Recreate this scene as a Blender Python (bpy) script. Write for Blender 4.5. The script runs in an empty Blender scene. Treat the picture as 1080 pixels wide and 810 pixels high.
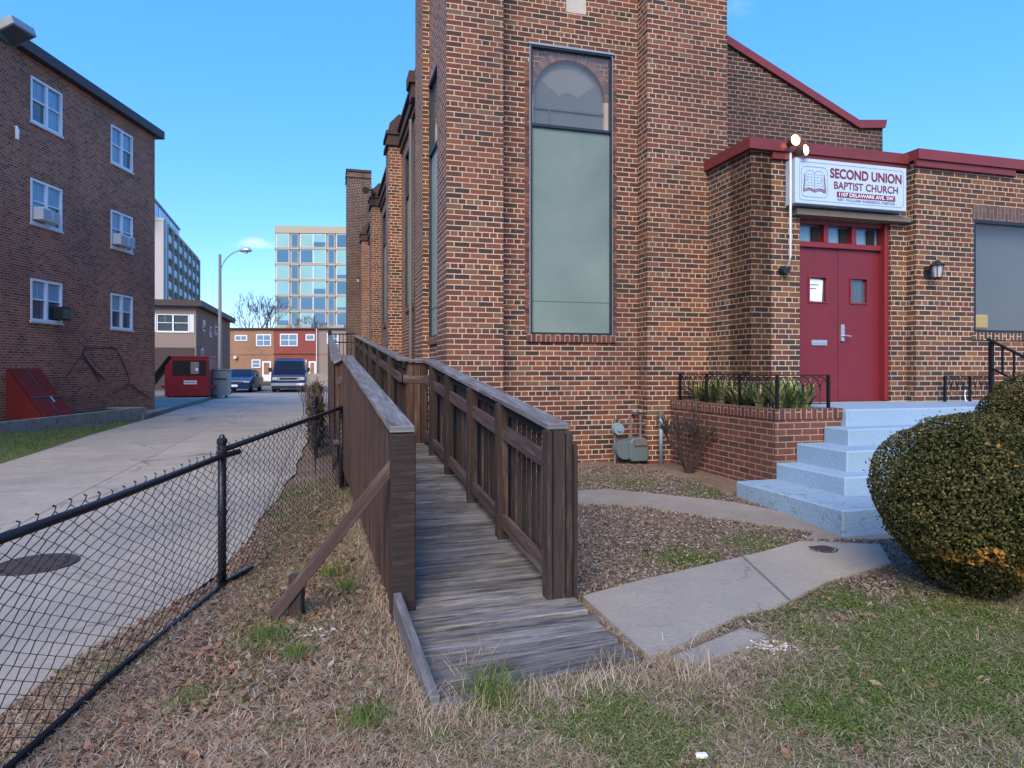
import bpy, bmesh, math, random
import numpy as np
from mathutils import Vector, Matrix
random.seed(7); rng = np.random.default_rng(7)
scene = bpy.context.scene
COL = scene.collection
R = math.radians
EYE = 1.5
F = 700.0           # focal length in pixels of a 1080 px wide picture
TH = R(15.7)        # heading of the church
TR = R(17.8)        # heading of the lower ramp

# ------------------------------------------------------------------ mesh builder
class MB:
    def __init__(s, tf=None):
        s.v = []; s.f = []; s.uv = []; s.r = []; s.m = []; s.tf = tf
    def pts(s, ps):
        i = len(s.v)
        for p in ps:
            s.v.append(s.tf(*p) if s.tf else tuple(p))
        return i
    def face(s, idx, uv=None, r=0.5, mi=0):
        s.f.append(tuple(idx)); s.uv.append(uv); s.r.append(r); s.m.append(mi)
    def poly(s, ps, uv=None, r=0.5, mi=0):
        i = s.pts(ps); s.face(range(i, i + len(ps)), uv, r, mi)
    def box(s, x0, x1, y0, y1, z0, z1, mi=0, r=None):
        r = random.random() if r is None else r
        i = s.pts([(x0,y0,z0),(x1,y0,z0),(x1,y1,z0),(x0,y1,z0),(x0,y0,z1),(x1,y0,z1),(x1,y1,z1),(x0,y1,z1)])
        for q in ((0,3,2,1),(4,5,6,7),(0,1,5,4),(1,2,6,5),(2,3,7,6),(3,0,4,7)):
            s.face([i+k for k in q], None, r, mi)
        return s
    def beam(s, p0, p1, w, t, side=None, mi=0, r=None):
        """a board from p0 to p1, w wide along `side`, t thick; grain runs along u"""
        p0 = Vector(p0); p1 = Vector(p1); d = p1 - p0; L = d.length; d.normalize()
        sd = Vector(side) if side else (Vector((0,0,1)).cross(d) if abs(d.z) < .95 else Vector((1,0,0)))
        sd = (sd - d * sd.dot(d)).normalized(); n = d.cross(sd).normalized()
        r = random.random() if r is None else r
        ou = random.random()*20; ov = random.random()*20
        c = []
        for a in (0, 1):
            for (x, y) in ((-1,-1),(1,-1),(1,1),(-1,1)):
                c.append((p0 if a == 0 else p1) + sd*(x*w/2) + n*(y*t/2))
        i = s.pts(c)
        for k, (q, ww) in enumerate((((0,1,5,4), w),((1,2,6,5), t),((2,3,7,6), w),((3,0,4,7), t))):
            v0 = ov + k*.37
            s.face([i+a for a in q], [(ou, v0),(ou, v0+ww),(ou+L, v0+ww),(ou+L, v0)], r, mi)
        for q in ((3,2,1,0),(4,5,6,7)):
            s.face([i+a for a in q], [(ou, ov),(ou+.02, ov),(ou+.02, ov+w),(ou, ov+w)], r, mi)
        return s
    def tube(s, path, rad, n=8, mi=0, caps=True, r=0.5):
        path = [Vector(p) for p in path]; rings = []
        for k, p in enumerate(path):
            d = (path[min(k+1, len(path)-1)] - path[max(k-1, 0)]).normalized()
            a = Vector((0,0,1)) if abs(d.z) < .9 else Vector((1,0,0))
            x = d.cross(a).normalized(); y = d.cross(x)
            rr = rad[k] if isinstance(rad, (list, tuple)) else rad
            rings.append(s.pts([p + x*math.cos(2*math.pi*j/n)*rr + y*math.sin(2*math.pi*j/n)*rr for j in range(n)]))
        for k in range(len(rings)-1):
            for j in range(n):
                j2 = (j+1) % n
                s.face([rings[k]+j, rings[k]+j2, rings[k+1]+j2, rings[k+1]+j], None, r, mi)
        if caps and n > 2:
            s.face([rings[0]+j for j in range(n)][::-1], None, r, mi); s.face([rings[-1]+j for j in range(n)], None, r, mi)
        return s
    def prism(s, poly, axis, a0, a1, mi=0, r=0.5):
        """poly: list of 2d points; axis y: (x,z) extruded y0..y1; axis z: (x,y) ; axis x: (y,z)"""
        def P(p, a):
            return (p[0], a, p[1]) if axis == 'y' else ((p[0], p[1], a) if axis == 'z' else (a, p[0], p[1]))
        n = len(poly)
        i = s.pts([P(p, a0) for p in poly] + [P(p, a1) for p in poly])
        s.face(list(range(i, i+n))[::-1], None, r, mi); s.face(range(i+n, i+2*n), None, r, mi)
        for k in range(n):
            k2 = (k+1) % n
            s.face([i+k, i+k2, i+n+k2, i+n+k], None, r, mi)
        return s
    def wall(s, a0, a1, z0, z1, n0, n1, holes=(), mi=0):
        """slab in (s,n,z) coordinates, front at n1, back at n0, with rectangular holes (a0,a1,z0,z1)"""
        xs = sorted({a0, a1, *[min(max(h[0],a0),a1) for h in holes], *[min(max(h[1],a0),a1) for h in holes]})
        zs = sorted({z0, z1, *[min(max(h[2],z0),z1) for h in holes], *[min(max(h[3],z0),z1) for h in holes]})
        def solid(i, j):
            if i < 0 or j < 0 or i >= len(xs)-1 or j >= len(zs)-1: return False
            cx = (xs[i]+xs[i+1])/2; cz = (zs[j]+zs[j+1])/2
            return not any(h[0] < cx < h[1] and h[2] < cz < h[3] for h in holes)
        for i in range(len(xs)-1):
            for j in range(len(zs)-1):
                if not solid(i, j): continue
                A, B, C, D = xs[i], xs[i+1], zs[j], zs[j+1]
                s.poly([(A,n1,C),(B,n1,C),(B,n1,D),(A,n1,D)], mi=mi); s.poly([(A,n0,C),(A,n0,D),(B,n0,D),(B,n0,C)], mi=mi)
                if not solid(i-1, j): s.poly([(A,n0,C),(A,n1,C),(A,n1,D),(A,n0,D)], mi=mi)
                if not solid(i+1, j): s.poly([(B,n0,C),(B,n0,D),(B,n1,D),(B,n1,C)], mi=mi)
                if not solid(i, j-1): s.poly([(A,n0,C),(B,n0,C),(B,n1,C),(A,n1,C)], mi=mi)
                if not solid(i, j+1): s.poly([(A,n0,D),(A,n1,D),(B,n1,D),(B,n0,D)], mi=mi)
        return s
    def build(s, name, mats, parent=None, th=None, smooth=False, swap=False, bevel=0, uvoff=(0,0)):
        """parent: object to hang the mesh under;  th: dict(label, cat, org, rot, group, kind) for a single mesh thing"""
        org = ORG[parent.name] if parent is not None else (th.get('org', (0,0,0)) if th else (0,0,0))
        me = bpy.data.meshes.new(name)
        V = np.array(s.v, dtype=float) if s.v else np.zeros((0,3))
        me.from_pydata([tuple(p) for p in (V - np.array(org))], [], s.f)
        if not isinstance(mats, (list, tuple)): mats = [mats]
        for m in mats: me.materials.append(m)
        me.polygons.foreach_set('material_index', s.m)
        if len(s.f) < 30000:
            bm = bmesh.new(); bm.from_mesh(me)
            # uv on the faces first (normal direction does not matter for them)
            lay = bm.loops.layers.uv.new('UVMap'); bm.faces.ensure_lookup_table()
            for k, fc in enumerate(bm.faces):
                u = s.uv[k]
                if u is not None:
                    for lp, q in zip(fc.loops, u): lp[lay].uv = q
                else:
                    fc.normal_update(); n = fc.normal
                    if abs(n.z) > .75:
                        for lp in fc.loops: lp[lay].uv = (lp.vert.co.x+org[0], lp.vert.co.y+org[1])
                    else:
                        t = Vector((-n.y, n.x)).normalized() if (abs(n.x)+abs(n.y)) > 1e-6 else Vector((1,0))
                        if t.x < -1e-3 or (abs(t.x) < 1e-3 and t.y < 0): t = -t
                        for lp in fc.loops:
                            a = (lp.vert.co.x+org[0])*t.x + (lp.vert.co.y+org[1])*t.y; b = lp.vert.co.z+org[2]
                            lp[lay].uv = ((b+20+uvoff[1], a+40+uvoff[0]) if swap else (a+40+uvoff[0], b+20+uvoff[1]))
            bmesh.ops.recalc_face_normals(bm, faces=bm.faces)
            bm.to_mesh(me); bm.free()
        at = me.attributes.new('rnd', 'FLOAT', 'FACE'); at.data.foreach_set('value', np.array(s.r, dtype=np.float32))
        if smooth: me.polygons.foreach_set('use_smooth', [True]*len(me.polygons))
        o = bpy.data.objects.new(name, me); COL.objects.link(o)
        if bevel:
            b = o.modifiers.new('bevel', 'BEVEL'); b.width = bevel; b.segments = 1; b.limit_method = 'ANGLE'
        ORG[o.name] = org
        if parent is not None: o.parent = parent
        elif th: place(o, org, th.get('rot', 0)); tag(o, th.get('label'), th.get('cat'), th.get('group'), th.get('kind'))
        return o
ORG = {}
def place(o, org, rot):
    c, s_ = math.cos(rot), math.sin(rot)
    o.location = (org[0]*c - org[1]*s_, org[0]*s_ + org[1]*c, org[2]); o.rotation_euler = (0,0,rot)
def tag(o, label=None, cat=None, group=None, kind=None):
    if label: o['label'] = label
    if cat: o['category'] = cat
    if group: o['group'] = group
    if kind: o['kind'] = kind
def thing(name, label, cat, org=(0,0,0), rot=0.0, group=None):
    o = bpy.data.objects.new(name, None); COL.objects.link(o); o.empty_display_size = .2
    place(o, org, rot); ORG[o.name] = org; tag(o, label, cat, group); return o
def copy_tree(o, parent=None):
    c = o.copy(); COL.objects.link(c); ORG[c.name] = ORG.get(o.name, (0,0,0))
    if parent is not None: c.parent = parent
    for ch in list(o.children): copy_tree(ch, c)
    return c
def w2c(x, y, th=TH):    # world -> church frame
    c, s_ = math.cos(th), math.sin(th); return (x*c + y*s_, -x*s_ + y*c)
def c2w(u, d, th=TH):
    c, s_ = math.cos(th), math.sin(th); return (u*c - d*s_, u*s_ + d*c)

# ------------------------------------------------------------------ materials
class NT:
    def __init__(s, name):
        s.m = bpy.data.materials.new(name); s.m.use_nodes = True; s.t = s.m.node_tree; s.t.nodes.clear()
        s.out = s.n('ShaderNodeOutputMaterial'); s.b = s.n('ShaderNodeBsdfPrincipled'); s.l(s.b.outputs[0], s.out.inputs[0])
    def n(s, typ, **kw):
        x = s.t.nodes.new(typ)
        for k, v in kw.items():
            if k in x.inputs.keys() if not hasattr(x, k) else False: x.inputs[k].default_value = v
            else: setattr(x, k, v)
        return x
    def l(s, a, b): s.t.links.new(a, b)
    def noise(s, vec, scale, detail=3, rough=.55, out='Fac'):
        x = s.n('ShaderNodeTexNoise'); x.inputs['Scale'].default_value = scale; x.inputs['Detail'].default_value = detail
        x.inputs['Roughness'].default_value = rough
        if vec is not None: s.l(vec, x.inputs['Vector'])
        return x.outputs[out]
    def mapping(s, vec, sc=(1,1,1), loc=(0,0,0)):
        x = s.n('ShaderNodeMapping'); x.inputs['Scale'].default_value = sc; x.inputs['Location'].default_value = loc
        s.l(vec, x.inputs['Vector']); return x.outputs[0]
    def ramp(s, fac, stops, mode='LINEAR'):
        x = s.n('ShaderNodeValToRGB'); e = x.color_ramp.elements; x.color_ramp.interpolation = mode
        while len(e) < len(stops): e.new(.5)
        for k, (p, c) in enumerate(stops): e[k].position = p; e[k].color = (*c, 1) if len(c) == 3 else c
        s.l(fac, x.inputs[0]); return x.outputs[0]
    def mix(s, fac, a, b, mode='MIX'):
        x = s.n('ShaderNodeMix', data_type='RGBA', blend_type=mode)
        for sock, v in ((x.inputs[0], fac), (x.inputs[6], a), (x.inputs[7], b)):
            if isinstance(v, (int, float)): sock.default_value = v
            elif isinstance(v, (tuple, list)): sock.default_value = (*v, 1)
            else: s.l(v, sock)
        return x.outputs[2]
    def math(s, op, a, b=0.0, c=0.0):
        x = s.n('ShaderNodeMath', operation=op)
        for sock, v in zip(x.inputs, (a, b, c)):
            if isinstance(v, (int, float)): sock.default_value = v
            else: s.l(v, sock)
        return x.outputs[0]
    def bump(s, h, dist=.01, strength=1.0, prev=None):
        x = s.n('ShaderNodeBump'); x.inputs['Distance'].default_value = dist; x.inputs['Strength'].default_value = strength
        s.l(h, x.inputs['Height'])
        if prev is not None: s.l(prev, x.inputs['Normal'])
        s.l(x.outputs[0], s.b.inputs['Normal']); return x.outputs[0]
    def coord(s, kind='Object'):
        if kind == 'UV':
            return s.n('ShaderNodeUVMap').outputs[0]
        if not hasattr(s, 'tc'): s.tc = s.n('ShaderNodeTexCoord')
        return s.tc.outputs[kind]
    def attr(s, nm='rnd', out='Fac'):
        x = s.n('ShaderNodeAttribute'); x.attribute_name = nm; return x.outputs[out]
    def geo(s):
        return s.n('ShaderNodeNewGeometry').outputs['Position']

def mat(name, col, rough=.7, metal=0.0, var=.15, nscale=6.0, bump=0.0, bscale=40., rv=0.0, emit=None, estr=1.0, spec=None, col2=None, c2t=(.5,.65)):
    k = NT(name); b = k.b; co = k.geo()
    f = k.noise(co, nscale, 5, .6)
    c = k.mix(f, tuple(x*(1-var) for x in col), tuple(min(1, x*(1+var)) for x in col))
    if col2 is not None:
        f2 = k.noise(k.mapping(co, loc=(5,3,9)), nscale*1.7, 6, .65)
        c = k.mix(k.ramp(f2, [(c2t[0], (0,0,0)), (c2t[1], (1,1,1))]), c, col2)
    if rv:
        r = k.attr(); s_ = k.math('MULTIPLY_ADD', r, 2*rv, 1-rv)
        x = k.n('ShaderNodeVectorMath', operation='SCALE'); k.l(c, x.inputs[0]); k.l(s_, x.inputs['Scale']); c = x.outputs[0]
    k.l(c, b.inputs['Base Color']); b.inputs['Roughness'].default_value = rough; b.inputs['Metallic'].default_value = metal
    if spec is not None: b.inputs['Specular IOR Level'].default_value = spec
    if bump: k.bump(k.noise(co, bscale, 4, .6), bump)
    if emit:
        b.inputs['Emission Color'].default_value = (*emit, 1); b.inputs['Emission Strength'].default_value = estr
    return k.m

def brick_mat(name, cols, mortar, bw=.2032+.0, rh=.0677, ms=.0062, stain=.35, sq=True, white=.0, wet=0.0):
    k = NT(name); uv = k.coord('UV'); P = k.geo()
    wob = k.n('ShaderNodeVectorMath', operation='MULTIPLY_ADD'); k.l(k.noise(P, 9., 2, .5, 'Color'), wob.inputs[0])
    wob.inputs[1].default_value = (.004,.004,0); k.l(uv, wob.inputs[2])
    bt = k.n('ShaderNodeTexBrick'); k.l(wob.outputs[0], bt.inputs['Vector'])
    bt.offset = .5; bt.offset_frequency = 2; bt.squash = .5 if sq else 1.0; bt.squash_frequency = 6 if sq else 2
    for n_, v in (('Color1', (0,0,0,1)), ('Color2', (1,1,1,1)), ('Mortar', (.5,.5,.5,1)), ('Scale', 1.0), ('Mortar Size', ms), ('Mortar Smooth', .15), ('Bias', 0.0), ('Brick Width', bw), ('Row Height', rh)):
        bt.inputs[n_].default_value = v
    n = len(cols)
    tone = k.ramp(bt.outputs['Color'], [(i/n, c) for i, c in enumerate(cols)], 'CONSTANT')
    fine = k.noise(P, 55., 4, .65)
    tone = k.mix(k.math('MULTIPLY', fine, .75), tone, (.015,.011,.010), 'MIX')
    mor = k.mix(k.noise(P, 7., 4, .6), tuple(x*.62 for x in mortar), tuple(min(1, x*1.18) for x in mortar))
    c = k.mix(bt.outputs['Fac'], tone, mor)
    # soot and weather, in shapes of their own
    st = k.noise(k.mapping(P, (1,1,.45)), .9, 6, .65)
    c = k.mix(k.math('MULTIPLY', k.ramp(st, [(.45,(0,0,0)),(.72,(1,1,1))]), stain), c, (.022,.017,.015))
    bt2 = k.noise(k.mapping(P, (1,1,.7), (9,4,2)), .28, 4, .6)
    c = k.mix(k.math('MULTIPLY', k.ramp(bt2, [(.42,(0,0,0)),(.62,(1,1,1))]), .22), c, (.075,.040,.030))
    if white:
        wt = k.noise(k.mapping(P, (2.2,2.2,.35), (4,1,0)), 1.3, 5, .7)
        c = k.mix(k.math('MULTIPLY', k.ramp(wt, [(.6,(0,0,0)),(.78,(1,1,1))]), white), c, (.30,.28,.26))
    k.l(c, k.b.inputs['Base Color']); k.b.inputs['Roughness'].default_value = .88
    h = k.math('ADD', k.math('MULTIPLY', bt.outputs['Fac'], -1.0), k.math('MULTIPLY', fine, .45))
    k.bump(h, .006, .8)
    return k.m

def wood_mat(name, dark, light, rv=.25, rough=.85, wear=None, gs=(1.6, 42)):
    k = NT(name); uv = k.coord('UV')
    g = k.noise(k.mapping(uv, (gs[0], gs[1], 1)), 1.0, 8, .7)
    g2 = k.noise(k.mapping(uv, (.6, 7, 1)), 1.0, 4, .6)
    c = k.ramp(g, [(.28, tuple(x*.45 for x in dark)), (.42, dark), (.62, light), (.8, tuple(min(1, x*1.25) for x in light))])
    c = k.mix(k.ramp(g2, [(.4,(0,0,0)),(.7,(1,1,1))]), c, k.mix(.6, c, dark))
    if wear is not None:
        wn = k.noise(k.mapping(uv, (1.2, 9, 1), (3,2,0)), 1.3, 6, .7)
        c = k.mix(k.ramp(wn, [(.52,(0,0,0)),(.66,(1,1,1))]), c, k.mix(k.math('MULTIPLY', g, 1.0), tuple(x*.5 for x in wear), wear))
    r = k.attr(); s_ = k.math('MULTIPLY_ADD', r, 2*rv, 1-rv)
    x = k.n('ShaderNodeVectorMath', operation='SCALE'); k.l(c, x.inputs[0]); k.l(s_, x.inputs['Scale'])
    k.l(x.outputs[0], k.b.inputs['Base Color']); k.b.inputs['Roughness'].default_value = rough
    k.bump(g, .006, .9)
    return k.m

def glass_mat(name, col, rough=.08, see=0.0, var=.25, nscale=1.2, spec=.6):
    k = NT(name); P = k.geo()
    c = k.mix(k.noise(P, nscale, 3), tuple(x*(1-var) for x in col), tuple(x*(1+var) for x in col))
    k.l(c, k.b.inputs['Base Color']); k.b.inputs['Roughness'].default_value = rough; k.b.inputs['Specular IOR Level'].default_value = spec
    k.bump(k.noise(P, 1.1, 2), .01, .25)
    if see:
        tr = k.n('ShaderNodeBsdfTransparent'); mx = k.n('ShaderNodeMixShader'); mx.inputs[0].default_value = see
        k.l(k.b.outputs[0], mx.inputs[1]); k.l(tr.outputs[0], mx.inputs[2]); k.l(mx.outputs[0], k.out.inputs[0])
    return k.m

def flat_mat(name, col, rough=.9, cols=None, nscale=3.0, bumpd=.01, joint=None, cracks=0.0, stains=None, bs=60.):
    """ground surfaces; joint=(w,h) saw cut slabs on the uv"""
    k = NT(name); P = k.geo()
    a = k.noise(P, nscale, 8, .65); b = k.noise(k.mapping(P, loc=(7,2,1)), nscale*14, 5, .7)
    c = k.mix(a, tuple(x*.72 for x in col), tuple(x*1.2 for x in col))
    c = k.mix(k.math('MULTIPLY', k.ramp(b, [(.35,(1,1,1)),(.6,(0,0,0))]), .35), c, tuple(x*.45 for x in col))
    if stains: 
        sn = k.noise(k.mapping(P, loc=(1,8,3)), .55, 6, .7); c = k.mix(k.ramp(sn, [(.45,(0,0,0)),(.7,(.8,.8,.8))]), c, stains)
    h = b
    if cracks:
        vo = k.n('ShaderNodeTexVoronoi', feature='DISTANCE_TO_EDGE'); vo.inputs['Scale'].default_value = cracks
        wv = k.n('ShaderNodeVectorMath', operation='MULTIPLY_ADD'); k.l(k.noise(P, 2.5, 4, .6, 'Color'), wv.inputs[0]); wv.inputs[1].default_value = (.5,.5,.0); k.l(P, wv.inputs[2])
        k.l(wv.outputs[0], vo.inputs['Vector'])
        cm = k.math('MULTIPLY', k.ramp(vo.outputs['Distance'], [(.0,(1,1,1)),(.006,(0,0,0))]), k.ramp(k.noise(P, .6, 2), [(.45,(0,0,0)),(.55,(1,1,1))]))
        c = k.mix(cm, c, tuple(x*.25 for x in col))
    if joint:
        bt = k.n('ShaderNodeTexBrick'); k.l(k.coord('UV'), bt.inputs['Vector']); bt.offset = 0; bt.squash = 1
        for n_, v in (('Scale', 1.0), ('Mortar Size', .012), ('Mortar Smooth', .2), ('Brick Width', joint[0]), ('Row Height', joint[1]), ('Color1', (0,0,0,1)), ('Color2', (1,1,1,1)), ('Bias', 0.)):
            bt.inputs[n_].default_value = v
        c = k.mix(k.math('MULTIPLY', bt.outputs['Color'], .22), c, tuple(x*.6 for x in col))
        c = k.mix(k.math('MULTIPLY', bt.outputs['Fac'], .75), c, tuple(x*.25 for x in col))
    k.l(c, k.b.inputs['Base Color']); k.b.inputs['Roughness'].default_value = rough
    k.bump(h, bumpd, .7)
    return k.m

M = {}
BR_MORT = (.66,.51,.37)
M['brick'] = brick_mat('church_brick', [(.20,.056,.029),(.25,.074,.036),(.16,.047,.029),(.085,.036,.028),(.215,.062,.031),(.31,.115,.055),(.14,.045,.030),(.045,.031,.028),(.18,.064,.039),(.27,.090,.040),(.12,.050,.034),(.23,.13,.075)], BR_MORT, stain=.38, white=.22)
M['brick_gable'] = brick_mat('gable_brick', [(.095,.036,.027),(.12,.044,.031),(.07,.030,.024),(.035,.023,.021),(.11,.050,.040),(.028,.022,.020)], (.40,.33,.27), stain=.75, white=.5)
M['brick_annex'] = brick_mat('annex_brick', [(.185,.058,.030),(.25,.11,.042),(.075,.040,.031),(.29,.14,.055),(.15,.050,.031),(.050,.040,.035),(.185,.062,.034),(.165,.076,.038),(.11,.05,.04),(.18,.072,.041),(.042,.036,.034)], (.65,.51,.36), stain=.3)
M['brick_planter'] = brick_mat('planter_brick', [(.20,.055,.034),(.24,.072,.042),(.16,.048,.032),(.22,.060,.036),(.11,.042,.03),(.25,.085,.045)], (.45,.33,.25), stain=.45, sq=False)
M['brick_left'] = brick_mat('apartment_brick', [(.50,.135,.065),(.56,.165,.08),(.42,.11,.055),(.30,.085,.048),(.52,.145,.07),(.58,.20,.10),(.20,.06,.04)], (.70,.44,.28), stain=.3, white=.12)
M['brick_tan'] = brick_mat('orange_brick', [(.42,.20,.105),(.48,.24,.13),(.38,.18,.10),(.45,.22,.12)], (.5,.36,.26), stain=.1, sq=False)
M['brick_red'] = brick_mat('red_brick', [(.36,.07,.055),(.40,.085,.065),(.33,.065,.05)], (.40,.12,.09), stain=.1, sq=False)
M['brick_grey'] = brick_mat('greybrown_brick', [(.16,.105,.09),(.20,.13,.11),(.13,.085,.075)], (.25,.2,.18), stain=.2, sq=False)
M['wood'] = wood_mat('weathered_brown_wood', (.016,.010,.008), (.042,.026,.020), rv=.4, wear=(.095,.068,.055))
M['wood_side'] = wood_mat('stained_brown_picket_wood', (.028,.014,.010), (.085,.040,.026), rv=.35, wear=(.12,.082,.06))
M['wood_cap'] = wood_mat('grey_weathered_cap_wood', (.10,.095,.095), (.22,.22,.22), rv=.12, wear=(.10,.08,.065), gs=(2.2,26))
M['wood_deck'] = wood_mat('grey_deck_planks', (.095,.088,.080), (.25,.237,.215), rv=.32, wear=(.038,.030,.024), gs=(3.5,34))
M['wood_rail'] = wood_mat('reddish_mid_rail_wood', (.045,.025,.022), (.095,.060,.052), rv=.2, wear=(.15,.13,.125))
M['coping'] = mat('red_metal_coping', (.165,.026,.027), .5, 0, .18, 4, rv=.12, col2=(.11,.026,.022), c2t=(.58,.7))
M['coping_dark'] = mat('dark_corbel_brick', (.055,.035,.030), .9, 0, .3, 9)
M['door_red'] = mat('red_door_paint', (.155,.014,.022), .45, 0, .14, 2.2, rv=0, col2=(.115,.018,.022), c2t=(.5,.8))
def scuff(m, col, thr=(.70,.74), sc=(9,9,2.2), s0=2.0):
    t = m.node_tree; b = [n for n in t.nodes if n.type == 'BSDF_PRINCIPLED'][0]; src = b.inputs['Base Color'].links[0].from_socket
    g = t.nodes.new('ShaderNodeNewGeometry'); mp = t.nodes.new('ShaderNodeMapping'); mp.inputs['Scale'].default_value = sc
    ns = t.nodes.new('ShaderNodeTexNoise'); ns.inputs['Scale'].default_value = s0; ns.inputs['Detail'].default_value = 6; ns.inputs['Roughness'].default_value = .7
    r = t.nodes.new('ShaderNodeValToRGB'); r.color_ramp.elements[0].position = thr[0]; r.color_ramp.elements[1].position = thr[1]
    mx = t.nodes.new('ShaderNodeMix'); mx.data_type = 'RGBA'; t.links.new(g.outputs['Position'], mp.inputs[0]); t.links.new(mp.outputs[0], ns.inputs['Vector'])
    t.links.new(ns.outputs['Fac'], r.inputs[0]); t.links.new(r.outputs[0], mx.inputs[0]); t.links.new(src, mx.inputs[6]); mx.inputs[7].default_value = (*col, 1); t.links.new(mx.outputs[2], b.inputs['Base Color'])
scuff(M['door_red'], (.30,.16,.17), (.72,.75))
M['door_trim'] = mat('red_trim_paint', (.19,.018,.022), .45, 0, .08, 3)
M['step_blue'] = mat('pale_blue_step_paint', (.245,.37,.49), .75, 0, .08, 2.0, bump=.006, bscale=35, rv=.05, col2=(.20,.29,.36), c2t=(.62,.85))
M['step_worn'] = mat('flaking_blue_paint_over_concrete', (.24,.36,.47), .8, 0, .10, 5, bump=.010, bscale=40, col2=(.22,.28,.30), c2t=(.54,.72))
M['stone'] = mat('pale_limestone', (.42,.40,.35), .8, 0, .2, 8, bump=.003)
scuff(M['coping'], (.10,.05,.045), (.62,.70), (4,4,4))
scuff(M['step_blue'], (.16,.17,.16), (.66,.70), (6,6,6))
scuff(M['step_worn'], (.20,.19,.165), (.58,.64), (5,5,7))
M['concrete'] = mat('stained_concrete', (.27,.255,.225), .9, 0, .3, 4, bump=.006, col2=(.13,.125,.10), c2t=(.5,.7))
M['iron'] = mat('black_wrought_iron', (.012,.012,.014), .45, .5, .2, 30)
M['steel_black'] = mat('black_coated_steel', (.014,.014,.016), .4, .3, .2, 30, col2=(.05,.045,.04), c2t=(.62,.7))
M['white_paint'] = mat('white_window_paint', (.72,.76,.80), .5, 0, .06, 4)
M['white_dull'] = mat('offwhite_paint', (.60,.62,.62), .6, 0, .12, 4)
M['pane'] = glass_mat('window_glass', (.06,.09,.11), .05, spec=.8)
M['pane_sky'] = glass_mat('glass_painted_sky_blue', (.16,.28,.38), .06, spec=.9)  # blue of the reflected sky is put into the base colour
M['curtain'] = mat('pale_blinds_behind_glass', (.22,.36,.44), .25, 0, .15, 2)
M['storm'] = glass_mat('hazy_storm_pane', (.15,.18,.21), .2, see=.68, var=.15)
M['stained'] = glass_mat('milky_green_church_glass', (.155,.205,.17), .2, var=.38, nscale=1.1, spec=.5)
M['stained_side'] = glass_mat('milky_side_glass', (.22,.30,.26), .25, var=.2, nscale=1.6, spec=.6)
M['stained_top'] = glass_mat('blue_grey_fanlight_glass', (.13,.155,.16), .3, var=.2)
M['fan_pale'] = glass_mat('pale_fanlight_glass', (.22,.23,.21), .3, var=.15)
M['black_frame'] = mat('black_window_frame', (.010,.016,.026), .4, 0, .2, 20)
M['black'] = mat('matt_black', (.012,.012,.013), .7)
M['dark_hole'] = mat('dark_interior', (.015,.013,.013), .9)
M['silver'] = mat('brushed_metal', (.55,.56,.58), .35, .8, .1, 20)
M['paper'] = mat('white_notice_paper', (.70,.78,.85), .7, 0, .05)
M['grey_metal'] = mat('grey_galvanised_metal', (.26,.30,.33), .5, .5, .2, 12, col2=(.18,.13,.10), c2t=(.6,.7))
M['meter_grey'] = mat('grey_painted_meter', (.10,.14,.15), .55, .1, .15, 12, col2=(.13,.12,.11), c2t=(.55,.7))
M['meter_rust'] = mat('rusty_pipe', (.16,.14,.125), .7, .3, .3, 30)
M['blue_pipe'] = mat('pale_blue_pipe', (.19,.27,.31), .5, 0, .1, 12)
M['hatch_red'] = mat('dark_red_hatch_paint', (.15,.022,.020), .85, 0, .2, 4, rv=.1, spec=.15, col2=(.07,.02,.018), c2t=(.6,.75))
M['dump_red'] = mat('red_dumpster_paint', (.23,.014,.020), .45, 0, .15, 3)
M['fascia'] = mat('dark_brown_fascia', (.040,.026,.026), .6, 0, .2)
M['bulb'] = mat('warm_lit_floodlight_lens', (1,.85,.6), .4, 0, 0, emit=(1,.55,.18), estr=9)
M['lamp_shell'] = mat('bronze_floodlight_shell', (.10,.075,.05), .5, .3)
M['car_blue'] = mat('blue_car_paint', (.012,.04,.10), .22, .3, .05, 2, spec=.8)
M['van_blue'] = mat('dark_navy_van_paint', (.012,.016,.045), .25, .3, .05, 2, spec=.8)
M['car_glass'] = glass_mat('car_glass', (.010,.014,.022), .08, spec=.35)
M['chrome'] = mat('dull_chrome', (.45,.47,.52), .28, .8)
M['headlight'] = mat('clouded_headlight', (.45,.48,.52), .2, .2)
M['rubber'] = mat('black_rubber', (.012,.012,.012), .85)
M['bark'] = mat('grey_brown_twigs', (.075,.052,.045), .9, 0, .3, 20)
M['bark_red'] = mat('reddish_bare_twigs', (.045,.032,.028), .9, 0, .3, 20)
M['tan_wall'] = mat('tan_grey_render', (.24,.19,.165), .85, 0, .06, 2)
M['tower_band'] = mat('beige_concrete_band', (.36,.33,.25), .7, 0, .06, 1)
M['tower_grey'] = mat('grey_concrete_pier', (.42,.41,.40), .8, 0, .08, 1)
M['balcony'] = mat('pale_balcony_panel', (.60,.70,.76), .5, 0, .08, 1)
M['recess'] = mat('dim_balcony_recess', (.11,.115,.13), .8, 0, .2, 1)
M['t_glass_a'] = glass_mat('tower_glass_pale', (.20,.42,.46), .12, spec=.7, nscale=.2)
M['t_glass_b'] = glass_mat('tower_glass_deep', (.05,.14,.24), .08, spec=.8, nscale=.2)
M['t_glass_c'] = glass_mat('tower_glass_green', (.20,.42,.42), .2, spec=.6, nscale=.2)
M['asphalt'] = flat_mat('street_asphalt', (.15,.155,.16), bumpd=.01, stains=(.10,.10,.10))
M['drive'] = flat_mat('driveway_concrete', (.38,.345,.285), joint=(2.35,4.1), cracks=.30, stains=(.20,.19,.175), nscale=1.6, bumpd=.006)
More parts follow.
